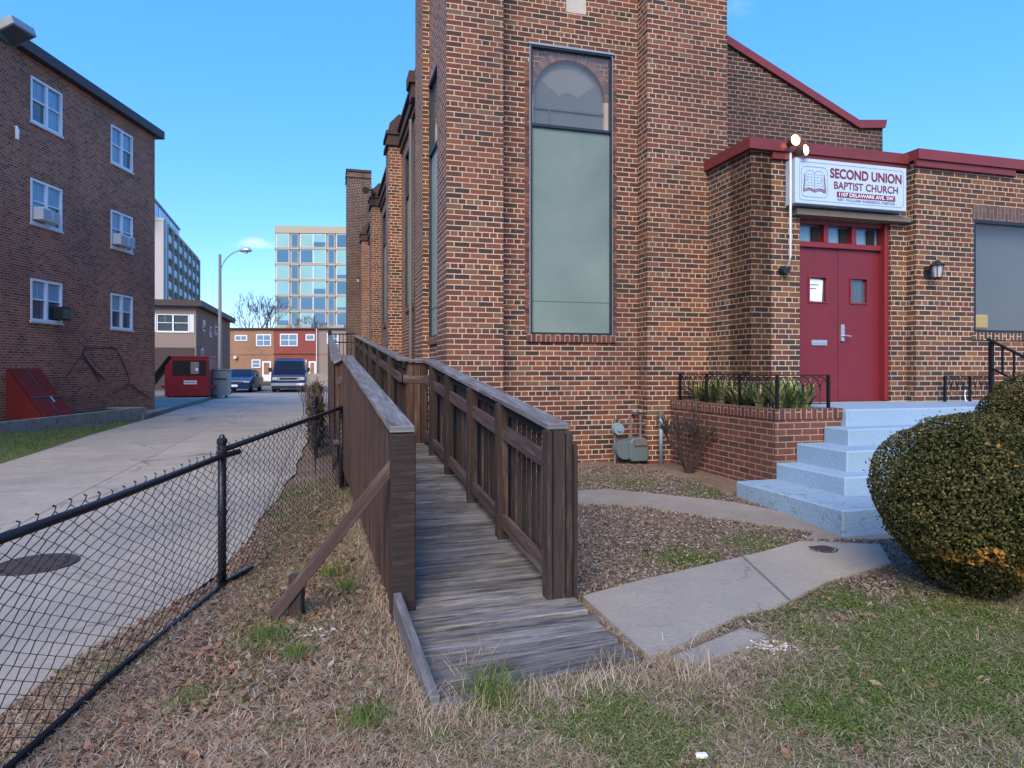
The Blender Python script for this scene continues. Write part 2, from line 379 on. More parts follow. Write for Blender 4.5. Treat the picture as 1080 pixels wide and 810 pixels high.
M['walk'] = flat_mat('walkway_concrete', (.37,.335,.27), joint=(1.7,6.), cracks=.45, nscale=3.5, bumpd=.016, stains=(.24,.235,.215))
M['walk_old'] = flat_mat('old_gritty_concrete', (.29,.26,.215), nscale=4, bumpd=.012, stains=(.17,.135,.105))
M['cast'] = mat('rusty_cast_iron', (.055,.045,.042), .8, .3, .4, 30, bump=.006, bscale=25)
M['soil'] = mat('dark_soil', (.045,.032,.024), .95, 0, .3, 12, bump=.02)
M['sign_face'] = mat('pale_blue_white_sign_face', (.42,.55,.68), .45, 0, .05, 3)
M['sign_red'] = mat('dark_red_sign_paint', (.17,.012,.035), .5)
M['sign_line'] = mat('grey_blue_sign_line', (.16,.23,.34), .5)
M['sign_white'] = mat('white_sign_lettering', (.75,.80,.86), .5)
M['hay'] = None

# foliage materials with per leaf variation
def leaf_mat(name, stops, rough=.6, trans=.25):
    k = NT(name); r = k.attr()
    c = k.ramp(r, stops); P = k.geo()
    c = k.mix(k.math('MULTIPLY', k.noise(P, 60, 2), .35), c, (.02,.02,.01))
    k.l(c, k.b.inputs['Base Color']); k.b.inputs['Roughness'].default_value = rough; k.b.inputs['Specular IOR Level'].default_value = .12
    if trans:
        t = k.n('ShaderNodeBsdfTranslucent'); k.l(c, t.inputs[0]); mx = k.n('ShaderNodeMixShader'); mx.inputs[0].default_value = trans
        k.l(k.b.outputs[0], mx.inputs[1]); k.l(t.outputs[0], mx.inputs[2]); k.l(mx.outputs[0], k.out.inputs[0])
    return k.m
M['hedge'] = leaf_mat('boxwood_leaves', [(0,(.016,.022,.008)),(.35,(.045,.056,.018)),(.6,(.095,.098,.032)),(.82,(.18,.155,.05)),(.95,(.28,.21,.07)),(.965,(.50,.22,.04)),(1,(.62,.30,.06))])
M['straw'] = leaf_mat('dead_grass', [(0,(.16,.11,.065)),(.3,(.33,.245,.155)),(.6,(.52,.41,.28)),(.85,(.68,.58,.43)),(1,(.78,.70,.56))], .9, .15)
M['grassy'] = leaf_mat('green_grass_blades', [(0,(.06,.11,.02)),(.4,(.13,.22,.04)),(.75,(.22,.31,.07)),(1,(.36,.38,.14))], .6, .3)
M['litter'] = leaf_mat('fallen_leaves', [(0,(.08,.045,.032)),(.25,(.16,.085,.055)),(.5,(.26,.14,.09)),(.72,(.37,.19,.11)),(.88,(.34,.26,.19)),(1,(.46,.36,.28))], .85, .1)
M['mulch'] = leaf_mat('grey_brown_leaf_mulch', [(0,(.08,.060,.048)),(.3,(.17,.130,.105)),(.6,(.28,.225,.185)),(.85,(.40,.34,.285)),(1,(.50,.44,.38))], .9, .1)
M['strap'] = leaf_mat('striped_strap_leaves', [(0,(.06,.12,.03)),(.4,(.17,.27,.07)),(.7,(.36,.38,.14)),(.9,(.58,.50,.24)),(1,(.62,.52,.30))], .5, .2)
M['vine'] = leaf_mat('dark_vine_leaves', [(0,(.02,.022,.012)),(.5,(.045,.045,.022)),(.8,(.10,.075,.04)),(1,(.17,.10,.05))], .7, .15)

# ------------------------------------------------------------------ terrain
def sm(x, a, b):
    t = np.clip((x-a)/(b-a), 0, 1); return t*t*(3-2*t)
def drive_edge(d):   # foot of the fence
    return np.interp(d, [0,3.6,4.2,4.6,5.3,7.4,10.5,28], [-1.55,-1.42,-1.30,-1.17,-.80,-.65,-.46,-.20])
def height(u, d):
    u = np.asarray(u, float); d = np.asarray(d, float)
    yard = .05 + .155*sm(d, 3.0, 7.0)*sm(u, .9, 2.2)
    e = drive_edge(d)
    k = sm(u, e-.02, e+1.15)
    z = -.105 + (yard+.105)*k
    z = z*(1-sm(d, 9, 14)*(1-sm(u, 1.0, 1.4))) + (-.105)*sm(d, 9, 14)*(1-sm(u, 1.0, 1.4))
    left = sm(-u, 5.1, 8.2)*(1-sm(d, 19, 27))
    z = z + left*.19
    return z
def hw(x, y):
    c, s_ = math.cos(TH), math.sin(TH); x = np.asarray(x, float); y = np.asarray(y, float)
    return height(x*c+y*s_, -x*s_+y*c)
def G(px, py, dz=0.0):
    """ground point seen at a pixel of the 1080x810 picture"""
    z = 0.0
    for _ in range(12):
        Y = (EYE - z - dz)*F/(py-388.0); X = (px-540)/F*Y; z = float(hw(X, Y))
    return (X, Y)

def grid_sheet(name, us, ds, material, dz, kind='structure', col=None, fn=None):
    U, D = np.meshgrid(us, ds); Z = height(U, D) + dz
    if fn is not None: Z = Z + fn(U, D)
    c, s_ = math.cos(TH), math.sin(TH)
    co = np.stack([U*c-D*s_, U*s_+D*c, Z], -1).reshape(-1, 3)
    nu, nd = len(us), len(ds)
    idx = np.arange(nu*nd).reshape(nd, nu)
    fc = np.stack([idx[:-1,:-1], idx[:-1,1:], idx[1:,1:], idx[1:,:-1]], -1).reshape(-1, 4)
    me = bpy.data.meshes.new(name); me.from_pydata(co.tolist(), [], fc.tolist()); me.materials.append(material)
    uvl = me.uv_layers.new(name='UVMap'); uu = np.stack([U, D], -1).reshape(-1, 2)
    uvl.data.foreach_set('uv', uu[fc.reshape(-1)].ravel().astype(np.float32))
    if col is not None:
        a = me.attributes.new('green', 'FLOAT', 'POINT'); a.data.foreach_set('value', col(U, D).ravel().astype(np.float32))
    me.polygons.foreach_set('use_smooth', [True]*len(me.polygons))
    o = bpy.data.objects.new(name, me); COL.objects.link(o); tag(o, kind=kind); return o

# value noise shared by ground colour and plants
_lat = rng.random((64, 64))
def vnoise(x, y, s):
    x = np.asarray(x)*s + 31.7; y = np.asarray(y)*s + 17.3
    xi = np.floor(x).astype(int); yi = np.floor(y).astype(int); fx = x-xi; fy = y-yi
    fx = fx*fx*(3-2*fx); fy = fy*fy*(3-2*fy)
    g = lambda a, b: _lat[a % 64, b % 64]
    return (g(xi,yi)*(1-fx)+g(xi+1,yi)*fx)*(1-fy) + (g(xi,yi+1)*(1-fx)+g(xi+1,yi+1)*fx)*fy
def fbm(x, y, s): return (vnoise(x,y,s)+.5*vnoise(x,y,s*2.1)+.25*vnoise(x,y,s*4.3))/1.75
BLOBS = [(*G(px, py), r, w) for px, py, r, w in (
    (905,672,.5,1.2),(985,660,.65,1.4),(1050,690,.6,1.3),(960,720,.45,1.1),(1040,770,.4,.9),(840,700,.25,.7),(640,765,.38,1.1),(560,762,.28,1.0),(720,752,.25,.6),(870,752,.30,1.0),
    (1000,760,.35,.6),(890,800,.3,.7),(725,590,.30,.75),(800,575,.35,.6),(775,602,.25,.5),(745,518,.30,1.0),(665,510,.35,.7),(620,512,.3,.4),
    (285,668,.12,.8),(312,690,.08,.7),(350,600,.15,.6),(385,757,.10,.7),(210,742,.10,.5),(300,770,.10,.4),(470,775,.15,.5),(330,560,.25,.5),(320,520,.4,.5),(290,545,.3,.4),(130,700,.2,.5),(230,650,.15,.4))]
def green(x, y):
    x = np.asarray(x); y = np.asarray(y); g = np.zeros_like(x, dtype=float)
    for bx, by, r, w in BLOBS: g = np.maximum(g, w*np.exp(-((x-bx)**2+(y-by)**2)/(r*r)))
    n = fbm(x, y, 2.3)
    g = g*np.clip(3.2*n-.62, 0, 1)
    u = x*math.cos(TH)+y*math.sin(TH); d = -x*math.sin(TH)+y*math.cos(TH)
    lawn = (u < -5.2)*(.35+.9*fbm(x, y, .8)); g = np.maximum(g, lawn)
    g = np.maximum(g, (d > 50)*.45)
    return np.clip(g, 0, 1)

def ground_mat():
    k = NT('yard_ground'); P = k.geo()
    a = k.noise(P, 1.7, 8, .7); b = k.noise(P, 38, 6, .75); f = k.noise(P, 9, 5, .7)
    c = k.ramp(b, [(.3,(.06,.040,.028)),(.45,(.17,.12,.082)),(.58,(.30,.22,.15)),(.72,(.44,.35,.25))])
    c = k.mix(k.ramp(a, [(.4,(0,0,0)),(.65,(.8,.8,.8))]), c, k.mix(b, (.07,.045,.032), (.22,.14,.10)))
    g = k.math('ADD', k.attr('green'), k.math('MULTIPLY_ADD', f, .8, -.4))
    c = k.mix(k.ramp(g, [(.3,(0,0,0)),(.62,(.9,.9,.9))]), c, k.mix(b, (.03,.05,.012), (.12,.17,.04)))
    k.l(c, k.b.inputs['Base Color']); k.b.inputs['Roughness'].default_value = .95
    k.bump(k.math('ADD', b, k.math('MULTIPLY', f, 1.5)), .03, .8)
    return k.m
us = np.concatenate([[-1500,-700,-300,-150,-80,-50,-35,-25], np.arange(-18, -6, .5), np.arange(-6, 10, .1), np.arange(10, 16, .5), [18,22,30,50,90,200,500,1500]])
ds = np.concatenate([[-300,-60,-15,-5], np.arange(-2, 1.6, .3), np.arange(1.8, 12, .08), np.arange(12, 34, .5), [36,40,45,50,60,80,120,200,400,900,2500]])
def gcol(U, D):
    c, s_ = math.cos(TH), math.sin(TH); return green(U*c-D*s_, U*s_+D*c)
def gfn(U, D):
    return (fbm(U, D, 1.6)-.5)*.045*((U > drive_edge(D)+.1)|(U < -5.2))*(D < 30)
grid_sheet('ground', us, ds, ground_mat(), -.012, col=gcol, fn=gfn)

# driveway: strip between the lawn and the fence, widening to the street
def strip(name, lf, rf, d0, d1, step, nu, material, dz, th_=None, kind='structure'):
    mb = MB(); D = np.arange(d0, d1+1e-6, step)
    for i in range(len(D)-1):
        for j in range(nu):
            q = []
            for dd, t in ((D[i], j/nu), (D[i], (j+1)/nu), (D[i+1], (j+1)/nu), (D[i+1], j/nu)):
                u = lf(dd)*(1-t)+rf(dd)*t; x, y = c2w(u, dd); q.append((x, y, float(height(u, dd))+dz))
            mb.poly(q, [(lf(dd)*(1-t)+rf(dd)*t+50, dd+50) for dd, t in ((D[i], j/nu), (D[i], (j+1)/nu), (D[i+1], (j+1)/nu), (D[i+1], j/nu))])
    return mb.build(name, material, th=dict(kind=kind))
strip('driveway', lambda d: -5.08-.012*d+.12*math.sin(d*.6)*.4, lambda d: float(drive_edge(d))+.03*math.sin(d*3.1)+.0*d+(0 if d < 30 else (d-30)*.25), -3, 45.5, .5, 10, M['drive'], .012)

# cross street with kerbs and the far pavement (perpendicular to the driveway)
def csheet(name, u0, u1, d0, d1, z, m, kind='structure', label=None, cat=None):
    mb = MB(); mb.poly([(u0,d0,z),(u1,d0,z),(u1,d1,z),(u0,d1,z)])
    return mb.build(name, m, th=dict(kind=kind, rot=TH, label=label, cat=cat))
csheet('street', -80, 90, 45, 56, -.085, M['asphalt'])
MB().box(-80, 90, 56, 58.4, -.2, .02).build('pavement', M['walk_old'], th=dict(kind='structure', rot=TH))
MB().box(-80, -12.2, 44.4, 45, -.2, .0).box(1, 60, 44.4, 45, -.2, 0).build('kerb', M['walk_old'], th=dict(kind='structure', rot=TH))
# short kerbed pavement beyond the apartment block
pv = MB(); pv.prism([(-9.5,23.6),(-5.45,23.0),(-5.50,24),(-5.60,30),(-5.75,44),(-13,44),(-13,23.8)], 'z', -.2, .02)
pv.build('side_pavement', M['walk_old'], th=dict(kind='structure', rot=TH))

def flat_poly(name, pix, m, dz, kind='structure', th=None, sub=None):
    """ground slab from points on the ground; thin real slab"""
    pts = [G(*p) for p in pix]; n = len(pts)
    mb = MB(); cx = sum(p[0] for p in pts)/n; cy = sum(p[1] for p in pts)/n
    top = [(x, y, float(hw(x, y))+dz) for x, y in pts]; bot = [(x, y, float(hw(x, y))-.12) for x, y in pts]
    mb.poly(top); 
    for k in range(n):
        k2 = (k+1) % n; mb.poly([bot[k], bot[k2], top[k2], top[k]])
    return mb, top
mb, _ = flat_poly('walkway', [(614,632),(676,615),(740,600),(800,586),(845,573),(928,577),(940,597),(876,615),(820,643),(780,652),(706,690),(684,696)], M['walk'], .022)
mb.build('walkway', M['walk'], th=dict(kind='structure'))
mb, _ = flat_poly('walkway_apron', [(855,566),(862,552),(905,553),(950,556),(945,568),(936,570),(851,569)], M['walk_old'], .012)
mb.build('walkway_apron', M['walk_old'], th=dict(kind='structure'))
mb, _ = flat_poly('old_path', [(596,519),(640,517),(720,525),(775,531),(815,539),(880,555),(858,562),(800,553),(740,545),(680,535),(596,531)], M['walk_old'], .014)
mb.build('old_path', M['walk_old'], th=dict(kind='structure'))
mb, _ = flat_poly('broken_slab', [(708,695),(783,664),(812,672),(775,691),(735,703)], M['walk'], .012)
mb.build('broken_slab', M['walk'], th=dict(kind='structure'))

def cover(px, py, r, label, name='manhole_cover', sq=1.0):
    x, y = G(px, py); z = float(hw(x, y))+.016; mb = MB()
    n = 32; rings = [(r, -.03), (r, .006), (r*.9, .006), (r*.88, .002), (r*.8, .002)]
    prev = None
    for rr, dz in rings:
        cur = mb.pts([(x+rr*math.cos(2*math.pi*j/n), y+rr*sq*math.sin(2*math.pi*j/n), z+dz) for j in range(n)])
        if prev is not None:
            for j in range(n): mb.face([prev+j, prev+(j+1) % n, cur+(j+1) % n, cur+j])
        prev = cur
    mb.face([prev+j for j in range(n)])
    for k in range(-3, 4):
        w = math.sqrt(max(0, (.75*r)**2-(k*r*.22)**2)); mb.box(x-w, x+w, y+k*r*.22*sq-.012, y+k*r*.22*sq+.012, z+.002, z+.009)
    return mb.build(name, M['cast'], th=dict(label=label, cat='manhole cover', org=(x, y, z)))
cover(38, 597, .30, 'round dark iron cover set in the driveway behind the wire fence')
cover(866, 581, .12, 'small rusty round cap set in the walkway near the blue steps', 'utility_cap')

# ------------------------------------------------------------------ church
C = dict(rot=TH)
church = thing('church', 'red brick church with square corner tower, tall arched windows and low entrance annex', 'church', (1.456, 8.2, 0), TH)
DR, DP = 8.5, 8.2
fN = lambda y0: (lambda s, n, z: (s, y0-n, z))      # faces -d
lN = lambda x0: (lambda s, n, z: (x0-n, s, z))      # faces -u (s runs along d)
W0, W1, WZ0, WZ1 = 2.64, 3.825, 1.955, 5.83
TOP = 13.0
# tower: front field with window hole, corner piers, side field
tw = MB(fN(DR)); tw.wall(2.19, 4.22, -.1, TOP, -.35, 0, [(W0, W1, WZ0-.1, WZ1), (3.15, 3.46, 6.35, 7.9)])
tw.build('tower_front_wall', M['brick'], church)
pr = MB(); pr.box(1.456, 2.19, DP, 8.93, -.1, TOP); pr.build('corner_pier', M['brick'], church)
pr = MB(); pr.box(4.22, 5.46, DP, 9.4, -.1, TOP); pr.build('corner_pier', M['brick'], church)
pr = MB(); pr.box(1.456, 2.19, 10.33, 11.2, -.1, TOP); pr.build('corner_pier', M['brick'], church)
sd = MB(lN(1.558)); sd.wall(8.93, 10.33, -.1, TOP, -.35, 0, [(9.08, 10.2, WZ0-.1, WZ1)]); sd.build('tower_side_wall', M['brick'], church)
bk = MB(); bk.box(2.19, 5.46, 9.4, 11.2, -.1, TOP-.4); bk.build('tower_back', M['brick'], church)
# small pale stone slit above the window
mb = MB(fN(DR)); mb.box(3.15, 3.46, -.12, -.03, 6.35, 7.9); sl = mb.build('stone_panel', M['stone'], church)


def church_window(tf, a0, a1, z0, z1, arch=True, inner='stained', bar=.725, sillm=None, dep=.0):
    """black framed storm window over an arched opening; sill of bricks on edge"""
    w = a1-a0; fr = MB(tf); t = .024
    fr.box(a0, a0+t, -.06, .025, z0, z1); fr.box(a1-t, a1, -.06, .025, z0, z1)
    fr.box(a0+t, a1-t, -.06, .022, z0, z0+t); fr.box(a0+t, a1-t, -.06, .022, z1-t, z1)
    zb = z0+(z1-z0)*bar; fr.box(a0+t, a1-t, -.05, .018, zb-.018, zb+.018)
    W = fr.build('window', M['black_frame'], church)
    fl = MB(tf); fl.box(a0-.012, a0, -.02, .02, z0, z1); fl.box(a1, a1+.012, -.02, .02, z0, z1); fl.box(a0-.03, a1+.03, -.03, .035, z1+.002, z1+.03)
    fl.build('flashing', M['grey_metal'], W)
    p = MB(tf); p.poly([(a0+t,-.02,zb+.018),(a1-t,-.02,zb+.018),(a1-t,-.02,z1-t),(a0+t,-.02,z1-t)]); p.build('storm_pane', M['storm'], W)
    p = MB(tf); p.poly([(a0+t,-.02,z0+t),(a1-t,-.02,z0+t),(a1-t,-.02,zb-.018),(a0+t,-.02,zb-.018)])
    p.build('pane', M[inner], W)
    # faint leaded lines of the coloured glass
    ln = MB(tf)
    for q in (.16,): ln.box(a0+t, a1-t, -.019, -.013, z0+(zb-z0)*q-.004, z0+(zb-z0)*q+.004)
    for q in (): ln.box(a0+w*q-.003, a0+w*q+.003, -.019, -.013, z0+t, zb-.02)
    ln.build('lead_line', mat('lead', (.12,.16,.155), .5), W)
    if arch:
        r0 = w/2-.07; cx = (a0+a1)/2; zc = z1-.10-r0; n = 20
        sp = MB(tf)   # brick spandrel behind the storm pane
        arc = [(cx+(r0+.1)*math.cos(math.pi*k/n), zc+(r0+.1)*math.sin(math.pi*k/n)) for k in range(n+1)]
        for k in range(n):
            A, B = arc[k], arc[k+1]
            sp.poly([(max(a0,min(a1,A[0])),-.07,min(A[1],z1)),(max(a0,min(a1,A[0])),-.07,z1+.02),(max(a0,min(a1,B[0])),-.07,z1+.02),(max(a0,min(a1,B[0])),-.07,min(B[1],z1))])
        sp.build('arch_spandrel', M['brick'], W)
        ring = MB(tf)
        nb = 30
        for k in range(nb):
            t0 = math.pi*(k+.06)/nb; t1 = math.pi*(k+.94)/nb
            q = [(cx+rr*math.cos(t), zc+rr*math.sin(t)) for rr, t in ((r0,t0),(r0+.10,t0),(r0+.10,t1),(r0,t1))]
            rr_ = random.random()
            i = ring.pts([(x, -.062, z) for x, z in q]+[(x, -.16, z) for x, z in q])
            for f_ in ((0,1,2,3),(0,4,5,1),(1,5,6,2),(2,6,7,3),(3,7,4,0)): ring.face([i+a for a in f_], None, rr_, 0)
        ring.build('arch_ring', mat('arch_brick', (.24,.10,.07), .9, rv=.5), W)
        mo = MB(tf)
        for k in range(nb):
            t0 = math.pi*k/nb; t1 = math.pi*(k+1)/nb
            mo.poly([(cx+rr*math.cos(t), -.07, zc+rr*math.sin(t)) for rr, t in ((r0,t0),(r0+.10,t0),(r0+.10,t1),(r0,t1))])
        for s_ in (-1, 1): mo.box(cx+s_*(r0+.05)-.05, cx+s_*(r0+.05)+.05, -.16, -.072, zb-.1, zc)
        mo.build('arch_mortar', mat('arch_mortar', (.65,.55,.42), .9), W)
        # fanlight
        base = MB(tf); pts = [(cx+r0*math.cos(math.pi*k/n), -.14, zc+r0*math.sin(math.pi*k/n)) for k in range(n+1)]
        base.poly(pts+[(cx-r0,-.14,zb-.1),(cx+r0,-.14,zb-.1)]); base.build('fanlight', M['stained_top'], W)
        fan = MB(tf); rr = r0*.96
        A0, A1 = R(38), R(142); m_ = 12
        out = [(cx+rr*math.cos(A0+(A1-A0)*k/m_), -.135, zc-.08+ (rr)*math.sin(A0+(A1-A0)*k/m_)) for k in range(m_+1)]
        inn = [(cx+rr*.34*math.cos(A0+(A1-A0)*k/m_), -.135, zc-.08+rr*.34*math.sin(A0+(A1-A0)*k/m_)) for k in range(m_+1)]
        for k in range(m_): fan.poly([out[k], out[k+1], inn[k+1], inn[k]])
        fan.build('fan_segment', M['fan_pale'], W)
        bar_ = MB(tf); bar_.box(cx-r0, cx+r0, -.14, -.11, zc-.17, zc-.14); bar_.box(cx-r0*.55, cx-r0*.55+.02, -.14, -.115, zb-.05, zc-.17)
        bar_.build('glazing_bar', mat('glazing_grey', (.10,.12,.14), .6), W)
    s_ = MB(tf); s_.box(a0-.05, a1+.05, -.1, .035, z0-.105, z0-.004); s_.build('window_sill', M['brick_planter'], W, swap=True)
    return W
church_window(fN(DR), W0, W1, WZ0, WZ1)
# quoin strip of brick ends beside the front window
JB = mat('jamb_bricks', (.13,.055,.04), .9, rv=.55)
for s0, s1 in ((W0-.075, W0-.014), (W1+.014, W1+.075)):
    q = MB(fN(DR)); z = WZ0
    while z < WZ1-.25:
        q.box(s0, s1, -.02, .004, z+.006, z+.060); z += .0677
    q.build('jamb_bricks', JB, church)
church_window(lN(1.558), 9.08, 10.2, WZ0, WZ1, inner='stained_side')

# nave side wall with buttresses
NU = 1.7
wins = [(13.37,14.55),(17.1,18.28),(19.25,20.43),(23.0,24.18),(25.2,26.4)]
nv = MB(lN(NU)); nv.wall(11.2, 34, -.15, 6.75, -.35, 0, [(a, b, 2.7, 6.09) for a, b in wins]); nv.build('nave_side_wall', M['brick'], church)
for a, b in wins: church_window(lN(NU), a, b, 2.8, 6.09, arch=False, inner='stained_side')
cp = MB(lN(NU)); 
cp.box(11.2, 34, -.36, .05, 6.45, 6.55); cp.box(11.2, 34, -.36, .09, 6.62, 6.75); cp.box(11.2, 34, -.4, .06, 6.75, 6.92); cp.box(11.2, 34, -.42, .12, 6.92, 6.99)
cp.build('parapet', M['coping_dark'], church)
for d0 in (15.4, 21.3, 27.2):
    b_ = MB(); b_.box(1.395, NU, d0, d0+.73, -.15, 6.6); bt = b_.build('buttress', M['brick'], church)
    c_ = MB(); c_.box(1.34, 1.95, d0-.06, d0+.79, 6.60, 6.70); c_.box(1.37, 1.95, d0-.02, d0+.75, 6.70, 6.85); c_.box(1.33, 1.95, d0-.06, d0+.79, 6.85, 6.93)
    c_.prism([(1.38,6.93),(2.0,6.93),(2.0,7.33),(1.62,7.33),(1.42,7.12)], 'y', d0, d0+.73)
    c_.build('buttress_cap', M['coping_dark'], bt)
c_ = MB(); c_.box(1.42, 1.9, 11.75, 12.2, 6.55, 6.75); c_.box(1.47, 1.9, 11.8, 12.15, 6.3, 6.55); c_.build('buttress_cap', M['coping_dark'], church)
MB().tube([(1.62,13.15,6.4),(1.62,13.15,.2)], .035, 8).build('downspout', M['meter_rust'], church)
MB().box(.88, 1.9, 29, 30.3, -.15, 9.85).box(.84, 1.9, 28.96, 30.34, 9.6, 9.68).build('chimney', M['brick_gable'], church)
MB().box(.84, 1.9, 28.96, 30.34, 9.85, 9.95).build('chimney_cap', M['coping_dark'], church)
# gable wall right of the tower and the nave body behind it
gb = [(5.3,-.1),(9.46,-.1),(9.46,5.72),(8.93,5.66),(5.3,7.20)]
MB().prism(gb, 'y', 9.5, 9.85).build('gable_wall', M['brick_gable'], church)
g = MB()
g.prism([(5.3,7.20),(8.93,5.66),(9.47,5.72),(9.50,5.86),(8.91,5.80),(5.3,7.34)], 'y', 9.44, 9.9)
g.build('gable_coping', M['coping'], church)
MB().prism([(2.0,-.1),(9.3,-.1),(9.3,5.5),(8.93,5.5),(5.4,6.9),(2.0,6.7)], 'y', 11.2, 34).build('nave_body', M['brick_gable'], church)
# annex: entrance bay and right wing
AZ = 4.245
an = MB(lN(5.16)); an.wall(7.23, 8.5, -.1, AZ, -.3, 0); an.build('annex_side_wall', M['brick_annex'], church)
en = MB(fN(7.23)); en.wall(5.16, 7.6, -.1, AZ, -.45, 0, [(5.885, 7.343, 1.05, 3.45)]); en.build('entrance_wall', M['brick_annex'], church)
wg = MB(fN(7.08)); wg.wall(7.6, 14.5, -.1, AZ, -.35, 0, [(8.6, 10.25, 1.99, 3.54)]); wg.build('annex_wing_wall', M['brick_annex'], church)
MB().box(5.46, 14.5, 7.9, 9.4, 4.0, 4.2).build('annex_roof', M['fascia'], church)
MB().box(14.2, 14.5, 7.44, 9.4, -.1, 4.2).build('annex_end_wall', M['brick_annex'], church)
# pale pilaster strip at the corner of the side wall
cpg = MB()
cpg.box(5.09, 5.46, 7.16, 8.27, AZ, AZ+.14); cpg.box(5.462, 7.60, 7.16, 7.6, AZ, AZ+.135); cpg.build('annex_coping', M['coping'], church)
cpg = MB()
cpg.box(7.56, 14.6, 7.0, 7.5, AZ+.03, AZ+.165, r=.7); cpg.box(7.56, 9.3, 7.03, 7.07, AZ-.06, AZ+.028, r=.2)
cpg.build('annex_coping', M['coping'], church)
MB().box(5.45, 7.57, 7.19, 7.24, AZ-.09, AZ-.004, r=.1).build('coping_drip', M['coping'], church)
MB(fN(7.23)).box(5.76, 7.56, -.2, .11, 3.452, 3.525).build('entrance_lintel', mat('brown_grey_lintel', (.15,.125,.10), .9, 0, .3, 5), church)
# annex window
w_ = MB(fN(7.08)); a0, a1, z0, z1 = 8.6, 10.25, 1.99, 3.54
for b_ in ((a0,a0+.035,z0,z1),(a1-.035,a1,z0,z1),(a0+.035,a1-.035,z0,z0+.035),(a0+.035,a1-.035,z1-.035,z1)): w_.box(b_[0], b_[1], -.06, .0, b_[2], b_[3])
W = w_.build('window', M['black_frame'], church)
p = MB(fN(7.08)); p.poly([(a0+.03,-.03,z0+.03),(a1-.03,-.03,z0+.03),(a1-.03,-.03,z1-.03),(a0+.03,-.03,z1-.03)]); p.build('storm_pane', M['storm'], W)
p = MB(fN(7.08)); p.poly([(a0,-.2,z0),(a1,-.2,z0),(a1,-.2,z1),(a0,-.2,z1)]); p.build('pane', M['stained_top'], W)
p = MB(fN(7.08)); p.box(8.78, 9.02, -.17, -.12, 2.05, 2.25); p.build('yellow_panel', mat('yellow_panel_paint', (.62,.48,.10), .7), W, bevel=.02)  # small plain yellow panel set behind the storm pane
s_ = MB(fN(7.08)); s_.box(a0-.05, a1+.05, -.1, .03, z0-.105, z0-.004); s_.build('window_sill', M['brick_annex'], W, swap=True)
s_ = MB(fN(7.08)); s_.box(a0-.03, a1+.05, -.1, .006, z1+.004, z1+.205); s_.build('window_head', M['brick_grey'], W, swap=True)

# door
dt = MB(fN(7.23)); o0, o1, oz0, oz1 = 5.885, 7.343, 1.055, 3.45; zt = 3.10
dt.box(o0, o0+.05, -.22, -.09, oz0, oz1); dt.box(o1-.06, o1, -.22, -.04, oz0, oz1); dt.box(o0+.05, o1-.06, -.22, -.09, oz1-.06, oz1)
dt.box(o0+.05, o1-.06, -.22, -.10, zt-.01, zt+.06)
w3 = (o1-.06-o0-.05)/3
for k in (1, 2): dt.box(o0+.05+w3*k-.035, o0+.05+w3*k+.035, -.22, -.10, zt+.06, oz1-.06)
D = dt.build('door_frame', M['door_trim'], church, bevel=.004)
p = MB(fN(7.23))
for k in range(3): p.poly([(o0+.05+w3*k,-.19,zt+.05),(o0+.05+w3*(k+1),-.19,zt+.05),(o0+.05+w3*(k+1),-.19,oz1-.05),(o0+.05+w3*k,-.19,oz1-.05)])
p.build('transom_pane', M['pane_sky'], D)
for k in range(3):
    x = o0+.05+w3*k; MB(fN(7.23)).box(x+w3*.60, x+w3*.86, -.188, -.16, zt+.06, oz1-.08).build('transom_post', M['dark_hole'], D)
mid = (o0+.05+o1-.06)/2
for s_, (x0, x1) in enumerate(((o0+.05, mid-.004), (mid+.004, o1-.06))):
    lf = MB(fN(7.23)); c_ = x0+(x1-x0)*(.52 if s_ == 0 else .50)
    hx0, hx1, hz0, hz1 = c_-.13, c_+.13, 2.38, 2.70
    lf.wall(x0, x1, oz0, zt-.012, -.20, -.15, [(hx0, hx1, hz0, hz1)])
    lo = lf.build('door', M['door_red'], church)
    t_ = MB(fN(7.23)); 
    t_.box(hx0-.02, hx0, -.149, -.135, hz0-.02, hz1+.02); t_.box(hx1, hx1+.02, -.149, -.135, hz0-.02, hz1+.02); t_.box(hx0, hx1, -.149, -.135, hz0-.02, hz0); t_.box(hx0, hx1, -.149, -.135, hz1, hz1+.02)
    t_.build('window_trim', M['door_trim'], lo)
    p = MB(fN(7.23)); p.poly([(hx0,-.185,hz0),(hx1,-.185,hz0),(hx1,-.185,hz1),(hx0,-.185,hz1)]); p.build('door_pane', M['pane'], lo)
    if s_ == 0:
        n_ = MB(fN(7.23)); n_.poly([(hx0+.01,-.178,hz0+.01),(hx1-.04,-.174,hz0+.0),(hx1-.02,-.176,hz1-.03),(hx0+.02,-.179,hz1-.01)]); n_.build('notice', M['paper'], lo)
        n_ = MB(fN(7.23))
        for zz, ww in ((2.60,.14),(2.55,.10)):
            n_.box(hx0+.03, hx0+.03+ww, -.174, -.172, zz, zz+.012)
        n_.build('notice_line', M['sign_line'], lo)
        m_ = MB(fN(7.23)); m_.box(c_-.10, c_+.14, -.149, -.135, 1.80, 1.87); m_.box(c_-.08, c_+.12, -.135, -.128, 1.825, 1.845); m_.build('mail_slot', M['silver'], lo)
    else:
        h_ = MB(fN(7.23)); h_.box(x0+.03, x0+.085, -.149, -.125, 1.86, 2.08); h_.tube([(x0+.06,-.12,1.93),(x0+.06,-.07,1.93),(x0+.14,-.07,1.92)], .011, 8)
        h_.box(x0+.04, x0+.075, -.125, -.115, 2.02, 2.055); h_.build('door_handle', M['silver'], lo)
        h_ = MB(fN(7.23))
        for zz in (1.3, 2.05, 2.85): h_.box(x1-.008, x1+.012, -.149, -.13, zz-.06, zz+.06)
        h_.build('hinge', M['door_trim'], lo)

